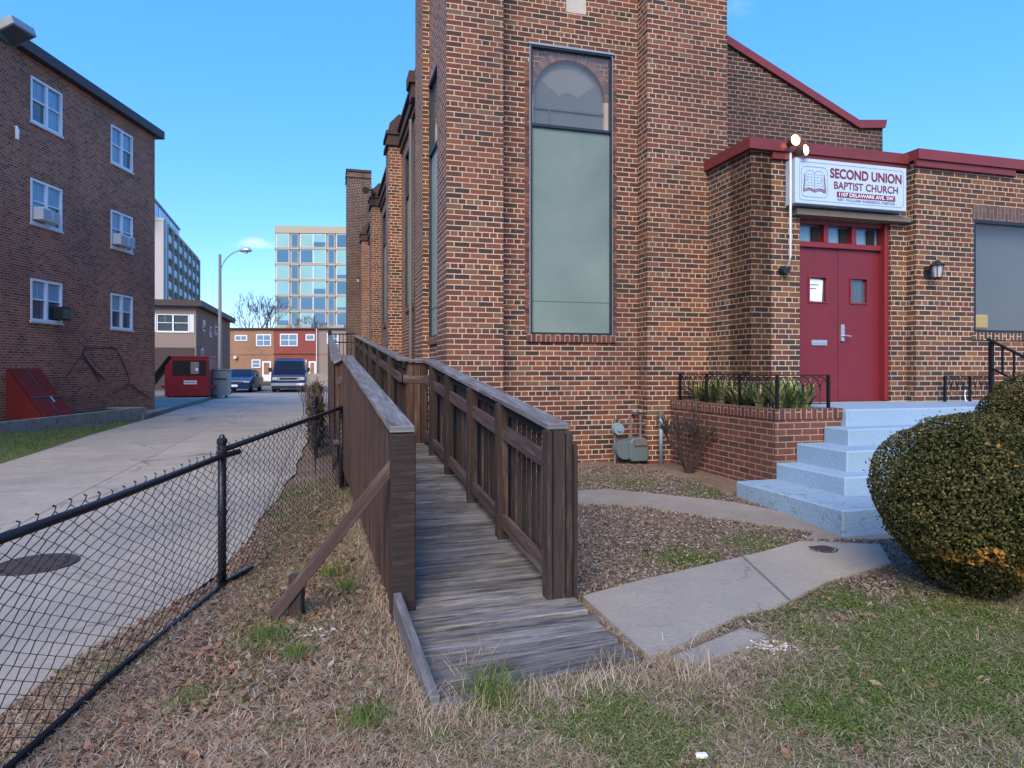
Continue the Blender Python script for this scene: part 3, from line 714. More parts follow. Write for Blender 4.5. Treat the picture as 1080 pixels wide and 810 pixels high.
# sign over the door
sg = thing('church_sign', 'pale blue church sign with open book emblem hung above the red door', 'sign', (6.5, 7.05, 3.57), TH)
sx0, sx1, sz0, sz1, SF = 5.66, 7.39, 3.565, 4.135, 7.03
MB().box(sx0, sx1, SF, SF+.19, sz0, sz1).build('sign_panel', M['sign_face'], sg, bevel=.006)
tf = fN(SF)
def outline(mb, x0, x1, z0, z1, r, t, n0=.001, n1=.004):
    P = []
    for cx, cz, a in ((x1-r, z0+r, -90), (x1-r, z1-r, 0), (x0+r, z1-r, 90), (x0+r, z0+r, 180)):
        for k in range(5): P.append((cx+r*math.cos(R(a+22.5*k)), cz+r*math.sin(R(a+22.5*k))))
    for k in range(len(P)):
        A, B = P[k], P[(k+1) % len(P)]
        dx, dz = B[0]-A[0], B[1]-A[1]; L = math.hypot(dx, dz) or 1; nx, nz = -dz/L*t/2, dx/L*t/2
        mb.poly([(A[0]+nx,n1,A[1]+nz),(B[0]+nx,n1,B[1]+nz),(B[0]-nx,n1,B[1]-nz),(A[0]-nx,n1,A[1]-nz)])
o_ = MB(tf); outline(o_, sx0+.055, sx1-.055, sz0+.045, sz1-.045, .04, .004); outline(o_, sx0+.085, sx0+.475, sz0+.09, sz1-.10, .06, .005)
o_.build('border_line', M['sign_line'], sg)
# open book emblem
bkx, bkz = sx0+.28, sz0+.17
e = MB(tf)
for s_ in (-1, 1):
    pts = [(0, 0), (.05, .02), (.10, .022), (.15, .0)]
    for (a, b), (c, d) in zip(pts, pts[1:]):
        for off in (0, .022):
            e.poly([(bkx+s_*a, .005, bkz+b-off),(bkx+s_*c, .005, bkz+d-off),(bkx+s_*c, .005, bkz+d-off+.011),(bkx+s_*a, .005, bkz+b-off+.011)])
    e.poly([(bkx+s_*.155,.005,bkz-.02),(bkx+s_*.172,.005,bkz-.02),(bkx+s_*.152,.005,bkz+.21),(bkx+s_*.142,.005,bkz+.21)])
e.build('book_cover', M['sign_red'], sg)
e = MB(tf)
for s_ in (-1, 1):
    pts = [(.004, .01), (.004, .225), (.03, .25), (.09, .255), (.125, .235), (.132, .01)]
    for (a, b), (c, d) in zip(pts, pts[1:]):
        L = math.hypot(c-a, d-b); nx, nz = -(d-b)/L*.002, (c-a)/L*.002
        e.poly([(bkx+s_*(a-nx),.005,bkz+b-nz),(bkx+s_*(c-nx),.005,bkz+d-nz),(bkx+s_*(c+nx),.005,bkz+d+nz),(bkx+s_*(a+nx),.005,bkz+b+nz)])
    for k, zz in enumerate((.20,.165,.13,.095,.06)):
        e.poly([(bkx+s_*.03,.005,bkz+zz),(bkx+s_*(.055+.012*(k % 2)),.005,bkz+zz),(bkx+s_*(.055+.012*(k % 2)),.005,bkz+zz+.006),(bkx+s_*.03,.005,bkz+zz+.006)])
        e.poly([(bkx+s_*.08,.005,bkz+zz),(bkx+s_*(.105+.01*(k % 3)),.005,bkz+zz),(bkx+s_*(.105+.01*(k % 3)),.005,bkz+zz+.006),(bkx+s_*.08,.005,bkz+zz+.006)])
e.build('book_page', M['sign_line'], sg)
def text(body, x0, x1, zc, h, m, name, parent, n=.005, bold=.0, y=SF):
    cu = bpy.data.curves.new(name, 'FONT'); cu.body = body; cu.size = 1; cu.offset = bold; cu.extrude = 0; cu.align_x = 'LEFT'
    t = bpy.data.objects.new(name+'_tmp', cu); COL.objects.link(t); bpy.context.view_layer.update()
    me = bpy.data.meshes.new_from_object(t.evaluated_get(bpy.context.evaluated_depsgraph_get()))
    bpy.data.objects.remove(t)
    co = np.empty(len(me.vertices)*3, np.float32); me.vertices.foreach_get('co', co); co = co.reshape(-1, 3)
    mn, mx = co.min(0), co.max(0); sc_x = (x1-x0)/(mx[0]-mn[0]); sc_z = h/(mx[1]-mn[1])
    org = ORG[parent.name]
    new = np.stack([x0+(co[:,0]-mn[0])*sc_x-org[0], np.full(len(co), y-n-org[1]), zc-h/2+(co[:,1]-mn[1])*sc_z-org[2]], -1)
    me.vertices.foreach_set('co', new.astype(np.float32).ravel()); me.update(); me.materials.clear(); me.materials.append(m)
    o = bpy.data.objects.new(name, me); COL.objects.link(o); o.parent = parent; ORG[o.name] = org; return o
text('SECOND UNION', sx0+.515, sx1-.085, sz1-.155, .125, M['sign_red'], 'lettering', sg, bold=.028)
text('BAPTIST CHURCH', sx0+.575, sx1-.145, sz1-.305, .095, M['sign_red'], 'lettering', sg, bold=.015)
MB(tf).box(sx0+.62, sx1-.19, .001, .004, sz0+.115, sz0+.185).build('address_band', M['sign_red'], sg)
text('1107 DELAWARE AVE. SW', sx0+.65, sx1-.22, sz0+.150, .048, M['sign_white'], 'lettering', sg, n=.007, bold=.015)
text('REV. WILLIAM HARRISON, PASTOR', sx0+.63, sx1-.19, sz0+.083, .040, M['sign_line'], 'lettering', sg, bold=.02)

# floodlights on a conduit beside the sign
fl = thing('twin_floodlight', 'twin lit floodlights on a white conduit left of the church sign', 'floodlight', (5.61, 7.15, 2.76), TH)
MB().tube([(5.61,7.17,2.76),(5.61,7.10,2.80),(5.61,7.06,2.9),(5.61,7.06,4.19)], .014, 8).build('conduit', M['white_dull'], fl, smooth=True)
MB().tube([(5.61,7.23,2.74),(5.61,7.13,2.74)], .055, 12).build('junction_box', M['black'], fl)
for (x, z, dx) in ((5.60,4.32,0),(5.70,4.21,.05)):
    sh = MB(); sh.tube([(x,7.10,z-.01),(x+dx*.3,7.03,z),(x+dx,6.95,z)], [.03,.055,.066], 14, caps=False); sh.tube([(5.61,7.06,4.18),(x,7.10,z-.02)], .012, 6)
    so = sh.build('lamp_head', M['lamp_shell'], fl, smooth=True)
    MB().tube([(x+dx*.9,6.965,z),(x+dx*1.02,6.945,z)], [.064,.045], 14).build('lamp_lens', M['bulb'], so)
# wall lanterns
def lantern(u, d, z, label, face='f', sc=1.0):
    t = thing('wall_lantern', label, 'wall lantern', (u, d, z), TH, None)
    tf_ = (lambda s, n, zz: (u+s*sc, d-n*sc, z+zz*sc)) if face == 'f' else (lambda s, n, zz: (u-n*sc, d+s*sc, z+zz*sc))
    MB(tf_).box(-.05,.05,0,.02,-.10,.06).tube([(0,.02,-.02),(0,.10,.06),(0,.16,.07)], .012, 6).build('bracket', M['black'], t)
    b = MB(tf_)
    for k in range(4):
        a = math.pi/4+k*math.pi/2; b.tube([(.05*math.cos(a),.16+.05*math.sin(a),-.11),(.075*math.cos(a),.16+.075*math.sin(a),.05)], .006, 4)
    b.tube([(0,.16,.05),(0,.16,.12)], [.10,.02], 8); b.tube([(0,.16,-.13),(0,.16,-.11)], [.03,.055], 8)
    b.build('cage', M['black'], t)
    MB(tf_).tube([(0,.16,-.10),(0,.16,.045)], [.045,.065], 8).build('lantern_glass', M['headlight'], t)
lantern(7.78, 7.08, 2.80, 'black coach lantern on brick between red door and right hand window')
lantern(1.25, 27.2, 5.0, 'small wall lantern high on far buttress near the chimney')

MB().tube([(9.75,8.6,4.2),(9.75,8.6,4.62)], .05, 10).build('roof_vent_pipe', M['white_dull'], church)
MB().tube([(8.3+.05*math.cos(t), 6.98-.02*t, 1.10+.10*math.sin(t)) for t in (1.6,2.2,2.8,3.4,4.0,4.6,5.0)], .008, 5).build('cable_end', M['white_paint'], th=dict(label='short white cable loop on the blue landing at the wall', cat='cable', org=(8.3,6.98,1.06), rot=TH))
sc_ = thing('security_lamp', 'small black security lamp high on second buttress of the church side', 'security lamp', (1.4,21.2,7.0), TH)
MB().box(1.38,1.46,21.1,21.25,6.95,7.1).tube([(1.42,21.1,7.02),(1.30,20.95,7.0)], .02, 6).build('bracket', M['black'], sc_); MB().tube([(1.25,21.0,7.02),(1.18,20.7,6.92)], [.06,.11], 10).build('lamp_head', M['black'], sc_)
# ------------------------------------------------------------------ entrance steps
st = thing('entrance_steps', 'pale blue painted concrete steps with flaking lowest step leading to red door', 'steps', (6.6, 5.5, .15), TH)
S = [(4.09,9.7,4.51,.33),(4.57,9.3,5.01,.50),(4.82,9.05,5.26,.70),(5.17,8.9,5.62,.87),(5.42,8.8,5.92,1.05)]
prevz = -.05
for k, (u0, u1, d0, z) in enumerate(S):
    mb = MB(); back = 5.985
    sq_ = lambda a: a
    if k < 4:
        mb.box(u0, u1, d0, back-.001*k, prevz, z)
    else:
        mb.box(u0, u1, d0, 7.07, prevz, z); mb.box(u0+.01, 7.58, 7.072, 7.225, prevz, z-.002)
    nm = 'landing' if k == 4 else 'step'
    o = mb.build(nm, M['step_worn'] if k == 0 else M['step_blue'], st, bevel=.014)
    if k == 0: o['label'] = 'flaking lowest step'
    prevz = z - .03
# fix: solid core under the flights
MB().box(4.86, 8.7, 5.66, 7.0, -.05, .68).build('step_core', M['concrete'], st)

# planter left of the steps
pl = thing('brick_planter', 'low red brick planter left of the blue steps', 'planter', (4.57, 5.99, .1), TH)
PT = 1.06
p = MB(); p.box(4.57, 4.74, 5.99, 8.19, -.05, PT-.11); p.box(4.742, 5.415, 5.99, 6.16, -.05, PT-.11); p.box(4.742, 5.158, 6.162, 8.19, -.05, .9); p.box(5.16, 5.415, 6.162, 7.22, -.05, .9)
p.build('planter_wall', M['brick_planter'], pl)
p = MB(); p.box(4.56, 4.745, 5.98, 8.19, PT-.108, PT); p.box(4.747, 5.44, 5.98, 6.165, PT-.108, PT)
p.build('planter_coping', M['brick_planter'], pl, swap=True)
p = MB(); p.box(4.748, 5.155, 6.168, 8.18, .88, .99); p.box(5.157, 5.41, 6.168, 7.2, .88, .985); p.build('planter_soil', M['soil'], pl)
# wrought iron railing with looped bars
def loop_rail(path, z0, h, name, label, posts):
    t = thing(name, label, 'railing', (path[0][0], path[0][1], z0), TH)
    mb = MB(); 
    for (a, b) in zip(path, path[1:]):
        mb.beam((a[0],a[1],z0+h), (b[0],b[1],z0+h), .03, .012); mb.beam((a[0],a[1],z0+.05), (b[0],b[1],z0+.05), .02, .01)
    mb.build('top_rail', M['iron'], t)
    for (x, y) in posts: MB().box(x-.014, x+.014, y-.014, y+.014, z0-.08, z0+h).build('post', M['iron'], t)
    lp = MB()
    for (a, b) in zip(path, path[1:]):
        L = math.dist(a, b); n = max(2, round(L/.11)); 
        for k in range(-1, n):
            s0 = k/n; s1 = (k+2)/n; pts = []
            for j in range(9):
                an_ = math.pi*j/8; s_ = (s0+s1)/2-(s1-s0)/2*math.cos(an_); s_ = min(1, max(0, s_))
                pts.append((a[0]+(b[0]-a[0])*s_, a[1]+(b[1]-a[1])*s_, z0+h-.01-.14*math.sin(an_) if False else z0+h-.17+.155*math.sin(an_)))
            lp.tube(pts, .0055, 5)
            x = a[0]+(b[0]-a[0])*max(0, s0); y = a[1]+(b[1]-a[1])*max(0, s0); lp.tube([(x,y,z0+.05),(x,y,z0+h-.17)], .005, 4)
    lp.build('loop_bars', M['iron'], t)
loop_rail([(4.66,8.1),(4.66,6.08),(5.32,6.08)], PT, .36, 'planter_railing', 'low black wrought iron railing with looped bars on the brick planter', [(4.66,8.1),(4.66,7.45),(4.66,6.75),(4.66,6.08),(5.32,6.08)])
loop_rail([(7.92,6.93),(8.75,6.93)], 1.05, .34, 'landing_railing', 'short low black railing on blue landing beside right hand bush', [(7.92,6.93),(8.35,6.93),(8.75,6.93)])
# handrail of the steps
hr = thing('stair_handrail', 'black iron stair handrail descending behind the right hand bushes', 'handrail', (7.3, 5.8, 1.05), TH)
MB().box(7.28,7.32,5.78,5.82,1.04,1.80).build('post', M['iron'], hr); MB().box(7.28,7.32,4.6,4.64,.30,1.19).build('post', M['iron'], hr)
MB().beam((7.3,5.84,1.83),(7.3,4.5,1.14),.045,.02).beam((7.3,5.8,1.5),(7.3,4.6,.88),.02,.02).build('rail', M['iron'], hr)
b_ = MB()
for k in range(1, 9): d_ = 5.8-k*.13; b_.box(7.292,7.308,d_-.008,d_+.008,1.5-k*.067,1.81-k*.067)
b_.build('balusters', M['iron'], hr)

# strap leaved plants in the planter
def strap_mesh(n, seed, h=.36):
    rd = random.Random(seed); mb = MB()
    for k in range(n):
        a = rd.random()*6.28; L = h*(.6+.6*rd.random()); lean = .15+.75*rd.random(); w = .012+.010*rd.random(); r = rd.random()**1.2
        bx, by = .04*math.cos(a)*rd.random(), .04*math.sin(a)*rd.random(); tx, ty = -math.sin(a), math.cos(a); prev = None
        for j in range(5):
            t = j/4; rad = lean*L*t**1.7*.9; z = L*t*(1-.35*lean*t*t); ww = w*(1-t**3)+.001
            p = (bx+math.cos(a)*rad, by+math.sin(a)*rad, z)
            cur = mb.pts([(p[0]-tx*ww, p[1]-ty*ww, z), (p[0]+tx*ww, p[1]+ty*ww, z)])
            if prev is not None: mb.face([prev, prev+1, cur+1, cur], None, r)
            prev = cur
    return mb
spots = [(4.90,6.35),(5.05,6.6),(4.85,6.62),(5.22,6.33),(5.08,6.34),(4.88,6.9),(5.04,7.0),(4.92,7.18),(4.86,7.45),(5.03,7.4),(4.92,7.7),(5.03,7.75),(4.86,7.95),(5.27,6.6),(5.25,6.85),(4.98,6.48),(4.96,7.9)]
protos = []
for k, (u, d) in enumerate(spots):
    pos = 'left' if d > 7.3 else ('middle' if d > 6.65 else 'front corner')
    lab = 'green and cream strap leaved plant in the %s of the brick planter' % pos
    gp = 'strap leaved plants in the %s of the brick planter' % pos
    if k < 4:
        mb = strap_mesh(48, k+3, .40); o = mb.build('strap_leaf_plant', M['strap'], th=dict(label=lab, cat='plant', org=(0,0,0))); protos.append(o)
    else:
        o = protos[k % 4].copy(); COL.objects.link(o); o['label'] = lab
    o['group'] = gp; x, y = c2w(u, d); o.location = (x, y, .98); o.rotation_euler = (0,0,random.random()*6.28); o.scale = (1,1,random.uniform(.85,1.15))

# gas meter
gm = thing('gas_meter', 'grey gas meter with round regulator and pipes against brick tower wall', 'gas meter', (3.95, 8.2, .2), TH)
gx = 3.98; gy = 8.22
b_ = MB(); b_.prism([(gx-.02,.24),(gx+.20,.24),(gx+.22,.28),(gx+.22,.50),(gx+.16,.56),(gx-.0,.56),(gx-.06,.50),(gx-.06,.28)], 'y', gy-.10, gy+.08); b_.build('meter_body', M['meter_grey'], gm, bevel=.015)
b_ = MB(); b_.tube([(gx-.10,gy+.06,.40),(gx-.10,gy-.06,.40)], [.15,.13], 16); b_.build('meter_back_case', M['meter_grey'], gm)
MB().box(gx+.0, gx+.18, gy-.125, gy-.09, .46, .54).build('meter_dial', M['meter_rust'], gm)
MB().tube([(gx-.20,gy+.0,.68),(gx-.20,gy-.07,.68)], [.085,.075], 18).tube([(gx-.20,gy-.07,.68),(gx-.20,gy-.10,.68)], .03, 10).build('regulator', M['blue_pipe'], gm)
MB().tube([(gx-.22,gy+.03,.15),(gx-.22,gy+.03,.80),(gx+.02,gy+.03,.82),(gx+.02,gy+.03,.52)], .020, 8).tube([(gx+.16,gy+.03,.52),(gx+.16,gy+.03,.86),(gx+.16,gy+.26,.86)], .020, 8).tube([(gx-.1,gy+.03,.74),(gx+.3,gy+.03,.74)], .016, 8).tube([(gx+.02,gy+.03,.90),(gx+.40,gy+.03,.90)], .017, 8).build('pipes', M['meter_rust'], gm)
for kx in (.04, .13): MB().tube([(gx+kx,gy+.03,.90),(gx+kx,gy-.03,.92)], .022, 8).build('pipe_fitting', M['grey_metal'], gm)
vp = thing('vent_pipe', 'pale blue upright vent pipe between gas meter and bare shrub', 'pipe', (4.42, 8.1, .2), TH)
MB().tube([(4.36,8.08,.18),(4.36,8.08,.86)], .028, 12).build('pipe', M['blue_pipe'], vp, smooth=True); MB().tube([(4.36,8.08,.84),(4.36,8.08,.92)], [.045,.05], 12).build('pipe_cap', M['meter_rust'], vp)

# ------------------------------------------------------------------ ramp
def zd(b): return max(.070, .115 + .105*(b-3.8))
def zc1(b): return 1.165 + .105*(b-3.8)
def zc2(d): return 1.62 + .068*(d-8.3)
ramp = thing('wooden_ramp', 'long weathered wooden wheelchair ramp with picket railings beside the church', 'ramp', (.62, 3.8, 0), TR)
RT = Matrix.Rotation(TH-TR, 3, 'Z')
def cr(u, d, z):           # church frame -> ramp frame
    v = RT @ Vector((u, d, z)); return (v.x, v.y, v.z)
dk = MB(); b = 2.84; k = 0
while b < 8.6:
    w = .138; z = zd(b+w/2)
    x0 = .50 if b < 3.75 else .56; sk = .10*max(0, (3.3-b)/.5)
    e0 = random.uniform(-.012,.012); e1 = random.uniform(-.012,.012)
    jz = random.uniform(-.003,.003)
    dk.beam((x0+.03+e0, b+w/2-sk*.3, z-.018+jz), (1.60+e1, b+w/2+.09*max(0,(3.4-b)/.6), z-.018+jz*.5), w-.008-random.random()*.004, .036)
    b += w; k += 1
dk.build('deck', M['wood_deck'], ramp, bevel=.004)
d2 = MB(); d = 8.55
while d < 23.2:
    z = zc2(d)-1.05; p0 = cr(.10, d, z-.02); p1 = cr(.98, d, z-.02); d2.beam(p0, p1, .13, .036); d += .14
d2.build('deck', M['wood_deck'], ramp)
ld = MB(); ld.prism([cr(.36,8.45,0)[:2], cr(1.2,8.1,0)[:2], cr(1.2,8.7,0)[:2], cr(.20,8.78,0)[:2]], 'z', .50, .555); ld.build('landing', M['wood_deck'], ramp)
# stringers / joists below
sj = MB()
for a in (.60, 1.10, 1.54): sj.beam((a,3.45,zd(3.45)-.12), (a,8.5,zd(8.5)-.13), .04, .13, side=(1,0,0))
for u in (.12,.95):
    sj.beam(cr(u,8.5,zc2(8.5)-1.2), cr(u,23,zc2(23)-1.2), .04, .2, side=(1,0,0))
for d in (10, 12.5, 15, 17.5, 20, 22.8):
    for u in (.14,.93): sj.beam(cr(u,d,-.15), cr(u,d,zc2(d)-1.1), .09, .09)
sj.build('joists', M['wood'], ramp)

def rail(name, P0, P1, zc, zdeck, side, post_ts, inner_mat='wood', low=.0, gap=.0, pick=.09, midrail=True, kick=True, capw=.145, zlow=None, end0=False, pm='wood_side', pgap=.022):
    """railing from P0 to P1 (ramp frame); side = +1 when the ramp lies to the right of the direction"""
    P0 = Vector(P0); P1 = Vector(P1); D = (P1-P0); L = D.length; D.normalize(); N = Vector((D.y, -D.x))*side   # towards the ramp
    def at(t, off=0.): p = P0+D*t+N*off; return p.x, p.y
    cap = MB(); seg = [0, L*.38, L*.72, L] if L > 3 else [0, L]
    for a, b_ in zip(seg, seg[1:]):
        cap.beam((*at(a), zc(a)-.019), (*at(b_-.003), zc(b_)-.019), capw, .038, mi=0)
    rl = cap.build('railing', M['wood_cap'], ramp, bevel=.005)
    un = MB(); un.beam((*at(.0,-.01), zc(0)-.085), (*at(L,-.01), zc(L)-.085), .038, .09, side=(0,0,1) if False else None)
    un = MB()
    def plank(t0, t1, off, zt, hgt, th_):
        a = at(t0, off); b2 = at(t1, off)
        un.beam((a[0],a[1],zt(t0)-hgt/2), (b2[0],b2[1],zt(t1)-hgt/2), th_, hgt)
    plank(.02, L-.02, -.01, lambda t: zc(t)-.04, .085, .038)
    un.build('top_beam', M['wood'], rl)
    if midrail:
        un = MB(); ts = [0]+list(post_ts)+[L]
        for a, b_ in zip(ts, ts[1:]): plank(a+.02, b_-.02, .036, lambda t: zc(t)-.20, .10, .036)
        un.build('mid_rail', M['wood_rail'], rl)
    if kick:
        un = MB(); ts = [0]+list(post_ts)+[L]
        for a, b_ in zip(ts, ts[1:]): plank(a+.05, b_-.05, .045, lambda t: zdeck(t)+.19, .10, .036)
        un.build('kick_rail', M['wood_rail'], rl)
    for t in post_ts:
        x, y = at(t, .045); 
        MB().beam((x,y,zdeck(t)-.25), (x,y,zc(t)-.04), .085, .085).build('post', M['wood'], rl, bevel=.006)
    pk = MB(); t = .05
    while t < L-.03:
        x, y = at(t, -.045); zl = (zlow(t) if zlow else zdeck(t)-.16)+random.uniform(-.02,.02)
        pk.beam((x,y,zl), (x,y,zc(t)-.045+random.uniform(-.006,.0)), pick-pgap, .019, side=(D.x, D.y, 0)); t += pick
    pk.build('pickets', M[pm], rl)
    return rl, at
# lower right railing (inner edge a=1.438) and lower left railing (inner edge a=.641)
zR = lambda t: zc1(3.76+t); zRd = lambda t: zd(3.76+t)
rl, at = rail('right', (1.507,3.76), (1.507,8.05), zR, zRd, -1, [1.05,1.95,2.9,3.75], pick=.105, pgap=.062, pm='wood')
zL = lambda t: zc1(3.83+t)-.005; zLd = lambda t: zd(3.83+t)
rl2, at2 = rail('left', (.568,3.83), (.568,8.52), zL, zLd, 1, [1.1,2.2,3.3,4.3], pick=.088, pgap=.036, midrail=False, zlow=lambda t: .11+max(0,.03*t))
# boxed end posts
e = MB(); e.box(.500,.640,3.80,3.86,.02,1.12); e.build('end_board', M['wood'], rl2, bevel=.006)
e = MB(); e.beam((.568,3.87,.0),(.568,3.87,1.12),.13,.06).build('end_post', M['wood'], rl2)
e = MB(); e.beam((1.44,3.77,.02),(1.44,3.77,1.12),.04,.09); e.beam((1.49,3.745,.02),(1.49,3.745,1.12),.085,.04); e.beam((1.56,3.765,.02),(1.56,3.765,1.10),.04,.09); e.beam((1.60,3.75,.05),(1.60,3.75,1.03),.025,.07)
e.beam((1.45,3.78,1.07),(1.585,3.78,1.07),.04,.09)
e.build('end_post', M['wood'], rl)
# jogs at the turn
def jog(p0, p1, z0, z1, pm='wood_side'):
    D = Vector(p1)-Vector(p0); L = D.length; D.normalize()
    m = MB(); m.beam((*p0, z0-.019), (*p1, z1-.019), .145, .038); j = m.build('railing', M['wood_cap'], ramp, bevel=.005)
    m = MB(); m.beam((*p0, z0-.25), (*p1, z1-.25), .036, .10); m.build('mid_rail', M['wood_rail'], j)
    m = MB(); t = .04
    while t < L:
        p = Vector(p0)+D*t; m.beam((p.x, p.y, .02), (p.x, p.y, z0+(z1-z0)*t/L-.05), .085, .02, side=(D.x,D.y,0)); t += .095
    m.build('pickets', M[pm], j); return j
RL2u = 1.0-.06
pa = (1.50, 8.08); pb = cr(RL2u, 8.32, 0)[:2]; jog(pa, pb, zc1(8.05)-.004, zc2(8.3)-.004)
pa = (.56, 8.56); pb = cr(.14, 8.66, 0)[:2]; jog(pa, pb, zc1(8.5)-.02, zc2(8.6)-.06)
# upper railings along the church
z2 = lambda t: zc2(8.36+t); z2d = lambda t: zc2(8.36+t)-1.05
A = cr(RL2u, 8.36, 0)[:2]; B = cr(RL2u, 23, 0)[:2]
rl3, _ = rail('upper right', A, B, z2, z2d, -1, [1.2,3.4,5.6,7.8,10,12.2], pick=.16, pgap=.012, kick=False, pm='wood_side')
A = cr(.14, 8.66, 0)[:2]; B = cr(.14, 23, 0)[:2]
z3 = lambda t: zc2(8.66+t)-.03
rl4, _ = rail('upper left', A, B, z3, lambda t: zc2(8.66+t)-1.08, 1, [2,4,6,8,10,12], pick=.15, pgap=.012, midrail=False, kick=False, zlow=lambda t: .25+.03*t)
# ball topped post and black iron gate at the top
e = MB(); e.beam(cr(.14,23.1,-.1), cr(.14,23.1,zc2(23)+.16), .12,.12).build('post', M['wood'], ramp)
gt = thing('iron_gate', 'black iron railing closing the far top end of the ramp', 'gate', (.5, 23.1, 1.5), TH)
e = MB(); zt_ = zc2(23)+.02
for zz in (0,-.28,-1.0): e.beam((.16,23.1,zt_+zz),(1.0,23.1,zt_+zz),.04,.04)
e.build('rails', M['iron'], gt); e = MB()
for k in range(7): e.box(.18+k*.13,.20+k*.13,23.09,23.11,zt_-1.0,zt_)
e.build('bars', M['iron'], gt)
# kick board and end board of the deck
e = MB(); e.beam((.53,3.78,.165),(.545,2.76,.055),.045,.13,side=(1,0,0)).build('kerb_board', M['wood_cap'], ramp, bevel=.004)
e = MB(); e.beam((.53,2.765,.03),(.72,2.785,.03),.04,.12).build('kerb_board', M['wood_cap'], ramp, bevel=.004)
e = MB(); e.beam((.70,2.83,.0),(1.60,2.95,.0),.035,.09).build('kerb_board', M['wood_deck'], ramp, bevel=.004)
# brace and stake
br = MB(); x, y = G(288, 655); A = Vector((-.700, 3.90, .93)); Bp = Vector((x, y, float(hw(x,y))+.03))
br.beam(A+ (A-Bp).normalized()*.05, Bp, .042, .07)
br.build('brace_board', M['wood_rail'], th=dict(label='slanting wooden brace board leaning against left end of ramp railing', cat='board', org=tuple(Bp)), bevel=.004)
x, y = G(305, 660); zz = float(hw(x,y))
s_ = MB(); s_.beam((x+.0,y+.13,zz-.1),(x+.0,y+.13,zz+.25),.075,.075); s_.build('stake', M['wood'], th=dict(label='short dark wooden stake in the ground beside the brace board', cat='stake', org=(x, y, zz)), bevel=.006)

# ------------------------------------------------------------------ chain link fence
fence = thing('chain_link_fence', 'black chain link fence with a sagging near top rail along the driveway', 'fence', (-2.11, 4.83, 0), 0)
FP = [(-1.90,1.5),(-2.11,4.83),(-2.09,8.15)]
x5, y5 = c2w(-.22, 19.); FP.append((x5, y5))
HT = 1.07
def gz(x, y): return float(hw(x, y))
def wire_section(A, B, topf, botf, bulge, p=.058, r=.0035, rr=.5):
    mb = MB(); A = Vector(A); B = Vector(B); D = B-A; L = D.length; D.normalize(); N = Vector((D.y,-D.x)); n = int(L/p)
    for i in range(n):
        base = None; z0 = botf(i*p/L); z1 = topf(i*p/L); K = int(.92/(p*.52)); pts = []
        ph = i % 2
        for k in range(K+1):
            off = ((k+ph) % 2)*p*.98; s_ = i*p+off; zz = z0+(z1-z0)*k/K; bl = bulge(s_/L, k/K)
            q = A+D*s_+N*(bl+(.004 if (k % 2) else -.004)); pts.append((q.x, q.y, zz+.10*math.sin(s_*5+k*.12)*bulge(.5,.5)))
        q = pts[-1]; pts.append((q[0]+D.x*.012, q[1]+D.y*.012, q[2]+.022)); pts.append((q[0]-D.x*.01, q[1]-D.y*.01, q[2]+.030))
        mb.tube(pts, r, 3, caps=False)
    return mb
A, B = FP[0], FP[1]
zA, zB = gz(*A), gz(*B)
topn = lambda t: (.88 if True else 0) + .06*math.exp(-((t-1)/.05)**2)*3 + .02 + .012*math.sin(t*9) + (zA+(zB-zA)*t)*.3 + (-.03)
# the rail lies about 0.2 m below the post top
zr0 = EYE-.65
near = wire_section(A, B, lambda t: zr0+.015+.10*sm(t,.90,1.0)+.008*math.sin(t*31), lambda t: zA+(zB-zA)*t+.06, lambda t, k: -.07*math.sin(math.pi*min(1,k*1.0))*math.sin(math.pi*t*1.4)-.02*math.sin(t*17)*math.sin(math.pi*k))
near.build('wire_mesh', M['steel_black'], fence)
MB().tube([(A[0],A[1],zr0),(A[0]*.5+B[0]*.5+.01,(A[1]+B[1])/2,zr0-.008),(B[0]+.01,B[1]-.05,zr0+.01),(B[0]+.04,B[1]+.20,zr0+.016)], .021, 10).build('top_rail', M['steel_black'], fence, smooth=True)
def post(x, y, h, cap=True, r=.034):
    z = gz(x, y); o = MB().tube([(x,y,z-.1),(x,y,z+h)], r, 12).build('post', M['steel_black'], fence, smooth=True)
    MB().tube([(x,y,z+h-.02),(x,y,z+h+.01),(x,y,z+h+.02),(x,y,z+h+.045)], [r*1.25,r*1.25,r*.8,r*.45], 12).tube([(x,y,z+h-.11),(x,y,z+h-.08)], r*1.2, 12).tube([(x,y,z+h*.5),(x,y,z+h*.5+.03)], r*1.15, 12).build('post_cap', M['steel_black'], o)
post(*FP[1], HT, r=.029); post(*FP[2], HT-.08, r=.034); post(*FP[0], HT)
B2, C2 = FP[1], FP[2]; z1_, z2_ = gz(*B2), gz(*C2)
wire_section(B2, C2, lambda t: z1_+(z2_-z1_)*t+1.01, lambda t: z1_+(z2_-z1_)*t+.03, lambda t, k: .015*math.sin(t*9)).build('wire_mesh', M['steel_black'], fence)
MB().tube([(B2[0],B2[1],z1_+1.0),(C2[0],C2[1],z2_+1.0)], .021, 10).build('top_rail', M['steel_black'], fence, smooth=True)
z3_ = gz(*FP[3])
C2 = c2w(-.14, 9.0)
wire_section(C2, FP[3], lambda t: z2_+(z3_-z2_)*t+.98, lambda t: z2_+(z3_-z2_)*t+.03, lambda t, k: .01, p=.08, r=.003).build('wire_mesh', M['steel_black'], fence)
MB().tube([(C2[0],C2[1],z2_+.98),(FP[3][0],FP[3][1],z3_+.98)], .022, 8).build('top_rail', M['steel_black'], fence, smooth=True)
for t in (.33,.66,1.0): post(C2[0]+(FP[3][0]-C2[0])*t, C2[1]+(FP[3][1]-C2[1])*t, HT)
